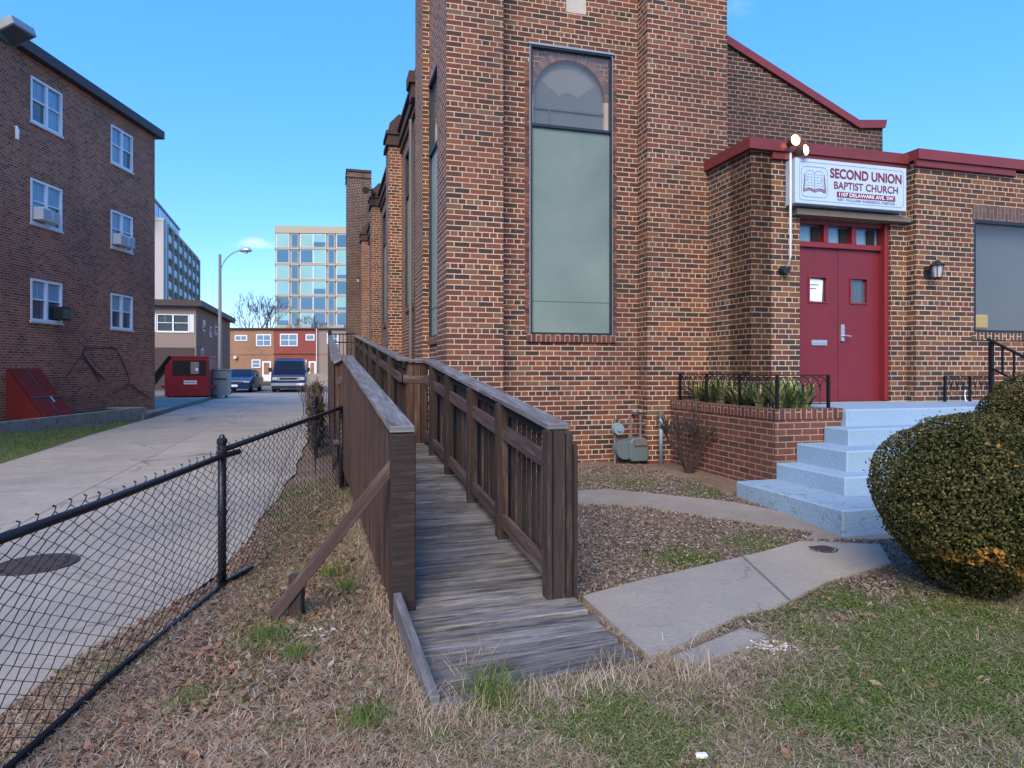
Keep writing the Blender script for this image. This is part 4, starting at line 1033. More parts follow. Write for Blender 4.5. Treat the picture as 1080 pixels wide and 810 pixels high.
# bottom board of near section
bd = MB()
pts = [FP[0], ((FP[0][0]+FP[1][0])/2-.0,(FP[0][1]+FP[1][1])/2), FP[1], (FP[1][0]+.06, FP[1][1]+.35)]
for a, b_ in zip(pts, pts[1:]): bd.beam((a[0]+.02,a[1],gz(a[0]+.02,a[1])+.03),(b_[0]+.02,b_[1],gz(b_[0]+.02,b_[1])+.02),.022,.045)
bd.build('bottom_board', M['steel_black'], fence)

# ------------------------------------------------------------------ numpy meshes of many small leaves
def np_mesh(name, V, Fc, rnd, material, th=None, parent=None, org=(0,0,0)):
    """V (n,k,3) points of n pieces, Fc list of faces on a piece"""
    n, k, _ = V.shape; co = (V.reshape(-1, 3)-np.array(org)).astype(np.float32)
    me = bpy.data.meshes.new(name); me.vertices.add(len(co)); me.vertices.foreach_set('co', co.ravel())
    m = len(Fc[0]); base = np.arange(n)[:, None, None]*k; idx = (base+np.array(Fc)[None]).reshape(-1, m)
    me.loops.add(idx.size); me.loops.foreach_set('vertex_index', idx.ravel().astype(np.int32))
    me.polygons.add(len(idx)); me.polygons.foreach_set('loop_start', (np.arange(len(idx))*m).astype(np.int32))
    try: me.polygons.foreach_set('loop_total', np.full(len(idx), m, np.int32))
    except Exception: pass
    me.update(calc_edges=True); me.validate(); me.materials.append(material)
    a = me.attributes.new('rnd', 'FLOAT', 'FACE'); a.data.foreach_set('value', np.repeat(rnd, len(Fc)).astype(np.float32))
    o = bpy.data.objects.new(name, me); COL.objects.link(o)
    if parent is not None: o.parent = parent
    elif th: o.location = org; tag(o, th.get('label'), th.get('cat'), th.get('group'), th.get('kind'))
    ORG[o.name] = org; return o
def unit(v): return v/np.maximum(1e-9, np.linalg.norm(v, axis=-1, keepdims=True))
def leaves(P, Nrm, L, W, rng_, curl=.2):
    """pointed leaf: 4 points, one quad"""
    n = len(P); a = unit(np.cross(Nrm, rng_.normal(size=(n,3)))); b = np.cross(Nrm, a)
    L = L[:,None]; W = W[:,None]
    return np.stack([P-a*L*.5, P+b*W*.5+Nrm*L*curl*.3, P+a*L*.5, P-b*W*.5+Nrm*L*curl*.3], 1)

def bush(name, label, cx, cy, rx, ry, z0, z1, n, seed, orange=None, flat=.0):
    rg = np.random.default_rng(seed); gz0 = float(hw(cx, cy)); cz = (z0+z1)/2; rz = (z1-z0)/2
    root = thing(name, label, 'bush', (cx, cy, gz0))
    v = unit(rg.normal(size=(n,3))); lump = np.zeros(n)
    for _ in range(26):
        c = unit(rg.normal(size=3)); lump += rg.uniform(-.15,.11)*np.exp((v@c-1)*rg.uniform(8,30))
    tw_ = np.zeros(n)
    for _ in range(240):
        c = unit(rg.normal(size=3)); tw_ += rg.uniform(-.07,.06)*np.exp((v@c-1)*260)
    depth = rg.random(n)**2.4*.22
    s = (1+lump+tw_-depth)
    sp = rg.random(n) < .03; s[sp] += rg.uniform(.0,.07,sp.sum())
    Pp = v*np.array([rx,ry,rz])*s[:,None]+np.array([cx,cy,cz])
    # slightly squared shoulders, narrower foot
    k = (Pp[:,2]-cz)/rz
    sq = 1+.10*np.clip(1-np.abs(k)*1.3,0,1); foot = 1-.22*np.clip(-k-.35,0,1)
    Pp[:,0] = cx+(Pp[:,0]-cx)*sq*foot; Pp[:,1] = cy+(Pp[:,1]-cy)*sq*foot
    Nn = unit(v+rg.normal(size=(n,3))*.75)
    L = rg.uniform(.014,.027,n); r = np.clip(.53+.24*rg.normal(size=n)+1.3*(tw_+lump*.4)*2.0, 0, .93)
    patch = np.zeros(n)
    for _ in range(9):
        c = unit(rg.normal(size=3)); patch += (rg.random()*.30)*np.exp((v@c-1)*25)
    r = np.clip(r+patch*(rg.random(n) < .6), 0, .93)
    if orange:
        for (ox, oz, sx, sz, pr) in orange:
            nz_ = 2.6*np.clip(vnoise(Pp[:,0]+Pp[:,1], Pp[:,2], 14)-.42, 0, 1); m = (((Pp[:,0]-cx)/rx-ox)**2/sx**2+((Pp[:,2]-cz)/rz-oz)**2/sz**2 < rg.random(n)) & (rg.random(n) < pr*nz_*1.1) & (v[:,1] < .2)
            r[m] = rg.uniform(.955,1,m.sum()); L[m] *= 1.7
    r = r.clip(0,1)
    keep = Pp[:,2] > gz0+.01; Pp, Nn, L, r = Pp[keep], Nn[keep], L[keep], r[keep]
    V = leaves(Pp, Nn, L, L*.62, rg)
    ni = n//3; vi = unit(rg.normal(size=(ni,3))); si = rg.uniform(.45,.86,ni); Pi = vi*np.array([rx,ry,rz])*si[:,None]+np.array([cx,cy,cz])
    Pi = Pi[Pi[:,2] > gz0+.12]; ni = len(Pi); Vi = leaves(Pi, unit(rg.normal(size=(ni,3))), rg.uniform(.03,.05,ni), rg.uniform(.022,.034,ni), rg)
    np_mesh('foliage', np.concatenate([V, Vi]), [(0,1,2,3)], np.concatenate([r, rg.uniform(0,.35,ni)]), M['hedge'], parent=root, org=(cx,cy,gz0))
    mb = MB()   # inner twigs
    rd = random.Random(seed)
    for _ in range(46):
        a = rd.random()*6.28; e = rd.uniform(-.2,1.3); d = Vector((math.cos(a)*math.cos(e)*rx*.8, math.sin(a)*math.cos(e)*ry*.8, (math.sin(e)*.75+.25)*rz*1.2))
        p0 = Vector((cx+math.cos(a)*.04, cy+math.sin(a)*.04, gz0-.03)); pm_ = p0+d*.5+Vector((0,0,.1)); mb.tube([p0, pm_, Vector((cx,cy,gz0+rz*.35))+d], [.014,.009,.004], 5)
    mb.build('stem', M['bark'], root)
    return root
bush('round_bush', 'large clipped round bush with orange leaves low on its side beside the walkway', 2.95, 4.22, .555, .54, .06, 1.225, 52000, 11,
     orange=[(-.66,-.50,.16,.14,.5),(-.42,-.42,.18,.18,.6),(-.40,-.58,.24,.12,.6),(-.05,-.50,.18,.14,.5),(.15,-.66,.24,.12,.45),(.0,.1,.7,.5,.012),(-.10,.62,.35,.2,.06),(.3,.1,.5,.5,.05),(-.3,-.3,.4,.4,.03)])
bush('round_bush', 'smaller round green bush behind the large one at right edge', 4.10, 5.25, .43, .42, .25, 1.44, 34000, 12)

# bare shrubs and trees by recursive twigs
def twigs(mb, p, d, L, r, depth, rd, spread=.5, up=.12, n=(2,3), rmin=.002):
    q = p+d*L*.5+Vector((rd.uniform(-1,1),rd.uniform(-1,1),rd.uniform(-.3,1)))*L*.06; e = p+d*L
    mb.tube([p, q, e], [r, r*.85, r*.68], 5 if r > .01 else 4, caps=False)
    if depth == 0: return
    for _ in range(rd.randint(*n)):
        nd = (d+Vector((rd.uniform(-1,1),rd.uniform(-1,1),rd.uniform(-.6,1)+up))*spread).normalized()
        twigs(mb, e, nd, L*rd.uniform(.6,.88), max(rmin, r*.62), depth-1, rd, spread, up, n, rmin)
rd = random.Random(4)
bx, by = c2w(4.36, 7.35); bz = gz(bx, by)
sh = thing('bare_shrub', 'leafless reddish shrub in front of the brick planter', 'shrub', (bx, by, bz))
mb = MB()
for k in range(11):
    a = k*.571+rd.random()*.5; d = Vector((math.cos(a)*.42, math.sin(a)*.42, 1)).normalized()
    twigs(mb, Vector((bx+math.cos(a)*.03, by+math.sin(a)*.03, bz-.03)), d, rd.uniform(.20,.26), .014, 5, rd, .55, .10, (2,2), .0055)
mb.build('branches', M['bark_red'], sh)
def far_tree(x, y, h, seed, label):
    rd = random.Random(seed); t = thing('bare_tree', label, 'tree', (x, y, -.1))
    MB().tube([(x,y,-.2),(x+.1,y,h*.18),(x,y,h*.3)], [h*.022,h*.018,h*.015], 8, caps=False).build('trunk', M['bark'], t)
    mb = MB()
    for k in range(5):
        a = k*1.26; twigs(mb, Vector((x,y,h*.28)), Vector((math.cos(a)*.5, math.sin(a)*.5, 1)).normalized(), h*.20, h*.010, 5, rd, .55, .15, (2,3), h*.0016)
    mb.build('crown', M['bark'], t)
far_tree(-37.5, 98, 12.5, 3, 'leafless tree behind the orange brick row house')
far_tree(-33.0, 108, 10.5, 8, 'smaller leafless tree beside the glass office block')

# ------------------------------------------------------------------ yard cover
PATHS = []
def inpoly(x, y, poly):
    inside = np.zeros(len(x), bool); n = len(poly)
    for i in range(n):
        x0, y0 = poly[i][:2]; x1, y1 = poly[(i+1) % n][:2]
        c = ((y0 > y) != (y1 > y)) & (x < (x1-x0)*(y-y0)/(y1-y0+1e-12)+x0); inside ^= c
    return inside
P_walk = [G(*p) for p in [(614,632),(676,615),(740,600),(800,586),(845,573),(928,577),(940,597),(876,615),(820,643),(780,652),(706,690),(684,696)]]
P_old = [G(*p) for p in [(596,519),(640,517),(720,525),(775,531),(815,539),(880,555),(858,562),(800,553),(740,545),(680,535),(596,531)]]
P_ap = [G(*p) for p in [(855,566),(862,552),(905,553),(950,556),(945,568),(936,570),(851,569)]]
P_br = [G(*p) for p in [(708,695),(783,664),(812,672),(775,691),(735,703)]]
def region(x, y, hard=True):
    """where yard cover may lie"""
    c, s_ = math.cos(TH), math.sin(TH); u = x*c+y*s_; d = -x*s_+y*c
    cr_, sr = math.cos(TR), math.sin(TR); a = x*cr_+y*sr; b = -x*sr+y*cr_
    ok = u > drive_edge(d)-.02
    ok &= ~((a > .53)&(a < 1.62)&(b > 2.87)&(b < 8.7))
    ok &= ~((d > 8.1)&(u > 1.4)); ok &= ~((u > 4.5)&(d > 5.95)); ok &= ~((u > 4.06)&(d > 4.48))
    ok &= ~((u > 0)&(u < 1.1)&(d > 8.6))
    for P_ in (P_walk, P_old, P_ap, P_br): ok &= ~inpoly(x, y, P_)
    return ok
def sample(n, y0, y1, dens_pow=1.2, wfn=None, rg=rng, over=6):
    y = y0+(y1-y0)*rg.random(n*over)**dens_pow; hw_ = .82*y+.7
    x = (rg.random(n*over)*2-1)*hw_
    ok = region(x, y); x, y = x[ok], y[ok]
    if wfn is not None:
        k = rg.random(len(x)) < wfn(x, y); x, y = x[k], y[k]
    return x[:n], y[:n]
def blades(x, y, L, W, rg, lean=(.2,1.0), z0=0., bend=.5, flat=False):
    """curved blades of 3 quads, 8 points"""
    n = len(x); a = rg.random(n)*6.283; ln = rg.uniform(*lean, n); z = hw(x, y)+(fbm(x*1.0, y*1.0, 1.6)-.5)*0+z0
    dx, dy = np.cos(a), np.sin(a); tx, ty = -dy, dx; V = np.zeros((n,8,3)); cv = rg.uniform(-1,1,n)*bend
    for j in range(4):
        t = j/3; hr = L*t*np.sin(ln*(.6+.4*t)); vz = L*t*np.cos(ln*(.6+.4*t)); w = W*(1-.85*t**2)*.5
        px = x+dx*hr+tx*cv*L*t*t; py = y+dy*hr+ty*cv*L*t*t; pz = z+np.maximum(vz, .002)
        V[:,2*j] = np.stack([px-tx*w, py-ty*w, pz],-1); V[:,2*j+1] = np.stack([px+tx*w, py+ty*w, pz],-1)
    return V
BF = [(0,1,3,2),(2,3,5,4),(4,5,7,6)]
cosT, sinT = math.cos(TH), math.sin(TH)
def leftness(x, y): return np.clip((-(x*math.cos(TR)+y*math.sin(TR))+.55)*3, 0, 1)   # left of the ramp
def mulchy(x, y):   # right of the ramp, between the walks
    u = x*cosT+y*sinT; d = -x*sinT+y*cosT; return ((u > 1.55)&(d > 3.2)&(u < 4.6)).astype(float)
# matted dead grass lying down
x, y = sample(120000, 2.1, 9.5, 1.35, lambda x, y: np.clip(1.05-.42*green(x,y)-.6*mulchy(x,y), .1, 1)*np.clip(-.1+2.0*fbm(x,y,1.9), .06, 1))
V = blades(x, y, rng.uniform(.02,.07,len(x)), rng.uniform(.0016,.0036,len(x)), rng, (1.15,1.56), .001, .8)
V[:,:,2] += rng.random(len(x))[:,None]*.014
r = np.clip(.5+.22*rng.normal(size=len(x))+.25*(fbm(x,y,3)-.5), 0, 1)
np_mesh('dead_grass', V, BF, r, M['straw'], th=dict(kind='stuff', label='matted dry grass over the yard', cat='dry grass'))
# standing dead grass
def edge_w(x, y):
    a = x*math.cos(TR)+y*math.sin(TR); b = -x*math.sin(TR)+y*math.cos(TR)
    e1 = np.exp(-((b-2.72)/.12)**2)*((a > .45)&(a < 1.9)); e2 = np.exp(-((a-.47)/.08)**2)*(b > 2.5)*.7
    return np.clip(e1*1.2+e2+.10, 0, 1)
x, y = sample(6500, 2.1, 8.5, 1.4, lambda x, y: edge_w(x,y)*(1-.6*mulchy(x,y)), over=20)
V = blades(x, y, rng.uniform(.03,.09,len(x))*(.5+edge_w(x,y)), rng.uniform(.0014,.003,len(x)), rng, (.1,1.2), 0, .6)
np_mesh('dry_grass_stalks', V, BF, np.clip(.68+.18*rng.normal(size=len(x)),0,1), M['straw'], th=dict(kind='stuff', label='upright straw coloured stalks along the boards', cat='dry grass'))
# green blades and low clover
gfun = lambda x, y: np.clip(green(x,y)*1.3, 0, 1)
x, y = sample(42000, 2.1, 9.0, 1.4, lambda x, y: gfun(x,y)**1.3, over=14)
V = blades(x, y, rng.uniform(.012,.040,len(x)), rng.uniform(.0018,.0036,len(x)), rng, (.2,1.4), 0, .4)
np_mesh('green_grass', V, BF, np.clip(.45+.22*rng.normal(size=len(x)),0,1), M['grassy'], th=dict(kind='stuff', label='patches of green grass in the yard', cat='grass'))
x, y = sample(70000, 2.1, 9.0, 1.4, lambda x, y: gfun(x,y)**1.5*(.3+fbm(x,y,5)), over=16)
n = len(x); P3 = np.stack([x, y, hw(x,y)+rng.uniform(.006,.03,n)],-1)
V = leaves(P3, unit(rng.normal(size=(n,3))*.45+np.array([0,0,1])), rng.uniform(.006,.013,n), rng.uniform(.005,.010,n), rng)
np_mesh('clover', V, [(0,1,2,3)], np.clip(.4+.22*rng.normal(size=n),0,1), M['grassy'], th=dict(kind='stuff', label='low clover leaves among the grass', cat='clover'))
# fallen leaves
def litter(n, y0, y1, wfn, smin, smax, material, name, label, zlift=.012):
    x, y = sample(n, y0, y1, 1.25, wfn, over=14); n = len(x); a = rng.random(n)*6.283; L = rng.uniform(smin,smax,n); W = L*rng.uniform(.22,.55,n)
    nrm = unit(rng.normal(size=(n,3))*.38+np.array([0,0,1])); t = unit(np.stack([np.cos(a),np.sin(a),np.zeros(n)],-1)); t = unit(t-nrm*(t*nrm).sum(-1,keepdims=True)); b = np.cross(nrm, t)
    P3 = np.stack([x, y, hw(x,y)+rng.uniform(.003,zlift,n)],-1); cu = rng.uniform(-.35,.5,n)[:,None]
    L_ = L[:,None]; W_ = W[:,None]; V = np.zeros((n,8,3))
    for j, (s_, w_, c_) in enumerate(((-.5,.04,.5),(-.18,.5,.05),(.18,.42,.0),(.5,.03,.45))):
        o = P3+t*L_*s_+nrm*L_*cu*c_; e = nrm*W_*w_*abs(cu)*1.2
        V[:,2*j] = o-b*W_*w_+e; V[:,2*j+1] = o+b*W_*w_+e
    return np_mesh(name, V, BF, np.clip(rng.random(n),0,1), material, th=dict(kind='stuff', label=label, cat='fallen leaves'))
litter(16000, 2.1, 9.0, lambda x, y: np.clip(leftness(x,y)*(.25+1.1*fbm(x,y,1.9))*np.exp(-((x+1.5)/1.3)**2)+.03, 0, 1), .022, .062, M['litter'], 'leaf_litter', 'brown fallen leaves and bark shreds by the fence')
litter(700, 2.1, 6.5, lambda x, y: .5+0*x, .035, .075, M['litter'], 'large_leaves', 'large curled brown leaves on the yard', .02)
litter(42000, 3.0, 9.5, lambda x, y: np.clip(mulchy(x,y)*(1-.5*green(x,y)), 0, 1), .012, .032, M['mulch'], 'leaf_mulch', 'grey brown leaf mulch between the walks and church')
litter(2600, 3.0, 9.5, lambda x, y: mulchy(x,y)*(fbm(x,y,2.7) > .52), .015, .035, M['litter'], 'brown_leaves', 'reddish leaves lying against the planter and steps')
# leaves gathered along the foot of fence on driveway side
def strip_pts(n, u0, u1, d0, d1, rg=rng):
    u = rg.uniform(u0, u1, n); d = rg.uniform(d0, d1, n); return u*cosT-d*sinT, u*sinT+d*cosT
x, y = strip_pts(5000, -.55, .30, 3, 9.6); ok = (x*cosT+y*sinT) > drive_edge(-x*sinT+y*cosT)-.15*rng.random(len(x)); x, y = x[ok], y[ok]
n = len(x)
V = blades(x, y, rng.uniform(.03,.09,n), rng.uniform(.002,.004,n), rng, (.2,1.5), 0, .6)
np_mesh('fence_weeds', V, BF, np.clip(rng.random(n),0,1), M['grassy'], th=dict(kind='stuff', label='weeds and grass along the foot of the wire fence', cat='weeds'))
# lawn by the apartment block
x = rng.uniform(-12.2, -5.0, 40000); y = rng.uniform(7, 24, 40000); u = x*cosT+y*sinT; ok = (u < -5.22-.012*y)&(x > -11.45); x, y = x[ok], y[ok]; n = len(x)
V = blades(x, y, rng.uniform(.03,.08,n), rng.uniform(.006,.012,n), rng, (.2,1.4), 0, .5)
np_mesh('lawn', V, BF, np.clip(.25+.3*rng.normal(size=n)+.5*(fbm(x,y,.9)-.4),0,1), M['grassy'], th=dict(kind='stuff', label='patchy lawn beside the apartment block', cat='lawn'))

# separate grass tufts
def tuft(px, py, n, h, label, m='grassy', rad=.05, seed=1):
    x0, y0 = G(px, py); rg = np.random.default_rng(seed+int(px)); x = x0+rg.normal(size=n)*rad; y = y0+rg.normal(size=n)*rad
    V = blades(x, y, rg.uniform(.5,1.15,n)*h, rg.uniform(.002,.004,n), rg, (.15,1.25), 0, .5)
    np_mesh('grass_tuft', V, BF, np.clip(.4+.25*rg.normal(size=n),0,1), M[m], th=dict(label=label, cat='grass tuft'), org=(x0,y0,gz(x0,y0)))
tuft(285, 676, 260, .11, 'green grass tuft at the foot of the slanting brace board', rad=.07)
tuft(314, 694, 200, .09, 'small round green tuft just right of and below the brace board foot', rad=.035)
tuft(367, 622, 150, .09, 'bushy green tuft between the wooden stake and ramp post', rad=.035)
tuft(386, 765, 260, .09, 'green grass tuft near the bottom edge left of ramp end', rad=.06)
tuft(520, 738, 420, .15, 'long dark green tuft growing against the front edge of the ramp', rad=.065)
tuft(193, 742, 120, .08, 'thin green tuft near the bottom of the wire fence', rad=.05)
tuft(350, 606, 140, .08, 'grass tuft in the shade behind the wooden stake', rad=.05)
tuft(497, 706, 60, .14, 'straw coloured dry tuft on the corner of ramp deck', 'straw', rad=.08)
tuft(598, 640, 70, .10, 'straw coloured dry tuft at the foot of right ramp post', 'straw', rad=.02)
tuft(645, 705, 60, .13, 'straw coloured dry tuft at the front edge of ramp between deck and walkway', 'straw', rad=.06)
tuft(725, 700, 90, .10, 'straw coloured dry tuft at the near corner of the walkway', 'straw', rad=.10)
x0, y0 = G(740, 803)
MB().box(x0-.022, x0+.022, y0-.012, y0+.012, gz(x0,y0)+.012, gz(x0,y0)+.03).build('plastic_scrap', M['sign_white'], th=dict(label='small white plastic scrap on the grass at the bottom edge', cat='litter', org=(x0,y0,gz(x0,y0)), rot=0), bevel=.005)
# white gravel by the broken slab and stake
def pebbles(px, py, n, rad, name, label, cat='gravel'):
    x0, y0 = G(px, py); mb = MB()
    for k in range(n):
        x = x0+random.gauss(0, rad); y = y0+random.gauss(0, rad*.6); s_ = random.uniform(.004,.012); z = gz(x,y)+s_*.6+.006
        i = mb.pts([(x+s_,y,z),(x-s_,y,z),(x,y+s_*.8,z),(x,y-s_*.8,z),(x,y,z+s_*.6),(x,y,z-s_*.6)])
        for f_ in ((0,2,4),(2,1,4),(1,3,4),(3,0,4),(2,0,5),(1,2,5),(3,1,5),(0,3,5)): mb.face([i+a for a in f_])
    mb.build(name, M['white_dull'], th=dict(kind='stuff', label=label, cat=cat))
pebbles(812, 684, 90, .06, 'gravel', 'white gravel spilled beside the broken slab')
pebbles(335, 668, 50, .09, 'gravel', 'pale pebbles near the brace board')
# dead vines on the far fence
vx = []; rg = np.random.default_rng(5)
t = .30+.70*rg.random(5200); x = C2[0]+(FP[3][0]-C2[0])*(.05+.95*t); y = C2[1]+(FP[3][1]-C2[1])*(.05+.95*t)
hh = (.10+.80*rg.random(5200)**.8)*(.8+.5*np.sin(t*23)*.5+.35*(t > .55)); keepv = rg.random(5200) < .25+.75*(np.sin(t*41) > -.3)
x = x+rg.normal(size=5200)*.07; y = y+rg.normal(size=5200)*.05; P3 = np.stack([x, y, -.1+hh],-1)[keepv]; n = len(P3)
V = leaves(P3, unit(rg.normal(size=(n,3))), rg.uniform(.04,.09,n), rg.uniform(.03,.06,n), rg)
vn = thing('fence_vines', 'tangled dark dead vines on the far wire fence beside the ramp', 'vine', (float(P3[0,0]), float(P3[0,1]), -.1))
np_mesh('leaves', V, [(0,1,2,3)], rg.random(n), M['vine'], parent=vn, org=ORG[vn.name])
mb = MB(); rd = random.Random(9)
for k in range(60):
    t = .3+.7*rd.random(); x = C2[0]+(FP[3][0]-C2[0])*t; y = C2[1]+(FP[3][1]-C2[1])*t; p = [(x, y, -.12)]
    for j in range(5): p.append((p[-1][0]+rd.uniform(-.12,.10), p[-1][1]+rd.uniform(-.15,.15), p[-1][2]+.2+.1*rd.random()))
    mb.tube(p, .007, 4, caps=False)
mb.build('stems', M['bark'], vn)

# ------------------------------------------------------------------ apartment block at left
XL = -12.7
ap = thing('apartment_block', 'three storey dark brick apartment block with white windows at left', 'building', (XL, 23.6, 0))
fE = lambda s, n, z: (XL+n, s, z)      # faces +x
rows = [(9.22, 8.02), (6.52, 5.34), (3.87, 2.76)]; cols = [(17.5,18.72),(21.0,22.2),(12.6,13.8)]
holes = [(a, b, lo, hi) for hi, lo in rows for a, b in cols]
m_ = MB(fE); m_.wall(5, 23.6, -.2, 9.7, -.3, 0, holes); m_.build('wall', M['brick_left'], ap)
MB().box(XL-12, XL-.3, 5, 23.6, -.2, 9.7).build('wall', M['brick_left'], ap)
MB().box(XL-12.3, XL+.22, 4.8, 23.85, 9.7, 9.78).box(XL+.18, XL+.22, 4.8, 23.85, 9.78, 9.98).box(XL-12.3, XL+.18, 23.81, 23.85, 9.78, 9.98).box(XL-12.2,XL+.16,4.9,23.8,9.78,9.9).build('roof_fascia', M['fascia'], ap)
def double_window(tf, a0, a1, z0, z1, parent, lower='pane', upper='curtain', sill=True, two=True):
    f = MB(tf); t = .055; mid = (a0+a1)/2; zm = (z0+z1)/2+.02
    f.box(a0, a0+t, -.1, .02, z0, z1); f.box(a1-t, a1, -.1, .02, z0, z1); f.box(a0+t, a1-t, -.1, .02, z0, z0+t); f.box(a0+t, a1-t, -.1, .02, z1-t, z1)
    if two: f.box(mid-.045, mid+.045, -.1, .015, z0+t, z1-t)
    f.box(a0+t, mid-.045 if two else a1-t, -.08, -.01, zm-.02, zm+.02)
    if two: f.box(mid+.045, a1-t, -.08, -.01, zm-.02, zm+.02)
    W = f.build('window', M['white_paint'], parent)
    if sill: MB(tf).box(a0-.03, a1+.03, -.05, .05, z0-.06, z0-.003).build('sill', M['white_dull'], W)
    ll = [(a0+t, mid-.045), (mid+.045, a1-t)] if two else [(a0+t, a1-t)]
    for q, (x0, x1) in enumerate(ll):
        p = MB(tf); p.poly([(x0,-.05,zm+.02),(x1,-.05,zm+.02),(x1,-.05,z1-t),(x0,-.05,z1-t)]); p.build('pane', M[upper], W)
        lo_ = lower if isinstance(lower, str) else lower[q]
        p = MB(tf); p.poly([(x0,-.06,z0+t),(x1,-.06,z0+t),(x1,-.06,zm-.02),(x0,-.06,zm-.02)]); p.build('pane', M[lo_], W)
        bl = MB(tf); bl.box((x0+x1)/2-.006,(x0+x1)/2+.006,-.049,-.04,zm+.02,z1-t); bl.build('blind_cord', M['white_dull'], W) if q == 0 else None
    return W
lows = [('pane','curtain'),('curtain','pane'),('pane','pane')]
for ri, (hi, lo) in enumerate(rows):
    for ci, (a, b) in enumerate(cols):
        double_window(fE, a, b, lo, hi, ap, lower=lows[(ri+ci) % 3] if ri < 2 else ('pane','pane'), upper='pane_sky' if ri < 1 else 'curtain')
def ac(a, z, w=.42, h=.34, dark=False):
    m1 = MB(fE); m1.box(a, a+w, -.02, .26, z, z+h); o = m1.build('air_conditioner', M['black' if dark else 'white_dull'], ap, bevel=.01)
    g_ = MB(fE)
    for k in range(6): g_.box(a+.03, a+w-.03, .262, .268, z+.04+k*.045, z+.055+k*.045)
    g_.build('grille', M['grey_metal'], o)
ac(17.6, 5.44, .34, .34); ac(17.98,5.44,.30,.30,False); ac(21.1, 5.44, .40, .34); ac(21.55, 5.44, .36, .34); ac(18.35, 2.85, .36, .34, True)
# cellar hatch
hx = .92
h = MB(); h.prism([(XL,-.1),(XL+hx+.02,-.1),(XL+hx+.02,.22),(XL,1.48)], 'y', 16.66, 17.85); H = h.build('cellar_hatch', M['hatch_red'], ap)
h = MB()
sl = lambda t, up=0: (XL+hx*t+.02+up*.8, 1.48-(1.26)*t+up)
def slab(y0, y1, t0, t1, up0, up1, mb):
    a = sl(t0); b_ = sl(t1); i = mb.pts([(a[0]+up0*.8,y0,a[1]+up0*.6),(b_[0]+up0*.8,y0,b_[1]+up0*.6),(b_[0]+up0*.8,y1,b_[1]+up0*.6),(a[0]+up0*.8,y1,a[1]+up0*.6),(a[0]+up1*.8,y0,a[1]+up1*.6),(b_[0]+up1*.8,y0,b_[1]+up1*.6),(b_[0]+up1*.8,y1,b_[1]+up1*.6),(a[0]+up1*.8,y1,a[1]+up1*.6)])
    for q in ((0,3,2,1),(4,5,6,7),(0,1,5,4),(1,2,6,5),(2,3,7,6),(3,0,4,7)): mb.face([i+k for k in q])
slab(16.72,17.24,.02,.98,.003,.03,h); slab(17.28,17.80,.02,.98,.003,.03,h); h.build('hatch_leaf', M['hatch_red'], H, bevel=.005)
h = MB(); slab(16.72,17.80,.58,.62,.032,.045,h); slab(17.235,17.285,.0,1.0,.032,.045,h); h.build('hatch_bar', M['fascia'], H)
h = MB(); slab(17.36,17.40,.60,.72,.046,.06,h); h.build('hatch_handle', M['silver'], H)
cb = MB(); cb.box(-11.66,-11.5,8,20.9,-.15,.27).box(-12.69,-11.66,20.75,20.9,-.15,.27); cb.build('areaway_kerb', M['concrete'], th=dict(label='low stained concrete kerb along the foot of the apartment block', cat='kerb wall', org=(-11.6,15,0)))
MB().box(-12.69,-11.67,8,20.74,-.15,.22).build('areaway_floor', M['soil'], th=dict(kind='structure'))
# loose cables on the wall
def wallp(px, py, off=.03):
    X = XL+off; Y = X*F/(px-540); return (X, Y, EYE-(py-388)/F*Y)
cbm = MB()
for path in ([(69,399),(80,383),(87,375),(90,366),(104,367),(121,367),(127,376),(134,393),(137,405)], [(88,375),(95,385),(102,397),(105,403)], [(88,375),(100,391),(112,401)], [(137,405),(148,413),(158,419)], [(137,405),(126,411),(118,415)], [(86,408),(78,416),(72,424)]):
    cbm.tube([wallp(*p) for p in path], .016, 5)
cbm.build('loose_cable', M['fascia'], th=dict(label='loose dark cables looped across the apartment brick wall', cat='cable', org=wallp(100,400)))
# shoebox floodlight near the roof
wl = thing('wall_floodlight', 'large dark shoebox floodlight near the roof of the apartment block', 'floodlight', (-12.4, 15.8, 9.3))
p0 = Vector((-11.92, 15.8, 9.50))
def obox(name, c, ax, ay, az, hx_, hy, hz, m, parent, bevel=0):
    mb = MB(); ax, ay, az = Vector(ax).normalized(), Vector(ay).normalized(), Vector(az).normalized()
    i = mb.pts([c+ax*(x*hx_)+ay*(y*hy)+az*(z*hz) for z in (-1,1) for x, y in ((-1,-1),(1,-1),(1,1),(-1,1))])
    for q in ((0,3,2,1),(4,5,6,7),(0,1,5,4),(1,2,6,5),(2,3,7,6),(3,0,4,7)): mb.face([i+k for k in q])
    return mb.build(name, m, parent, bevel=bevel)
ax = Vector((.93,-.1,.36)); ay = Vector((.1,.95,0)); az = ax.cross(ay)
hs = obox('lamp_housing', p0, ax, ay, az, .36, .34, .12, M['grey_metal'], wl, .02)
obox('lamp_glass', p0-az.normalized()*.125, ax, ay, az, .30, .28, .008, M['pane'], hs)
MB().beam(p0-ax*.3, (-12.7,15.8,9.25), .08,.06).build('arm', M['grey_metal'], wl)
MB().tube([(-12.68,16.9,7.65),(-12.62,16.9,7.65),(-12.60,16.9,7.55),(-12.60,16.9,7.32)], [.02,.03,.05,.045], 10).build('wall_lamp', M['sign_white'], th=dict(label='small white bulb lamp on the apartment wall under the floodlight', cat='wall lamp', org=(-12.68,16.9,7.5)))

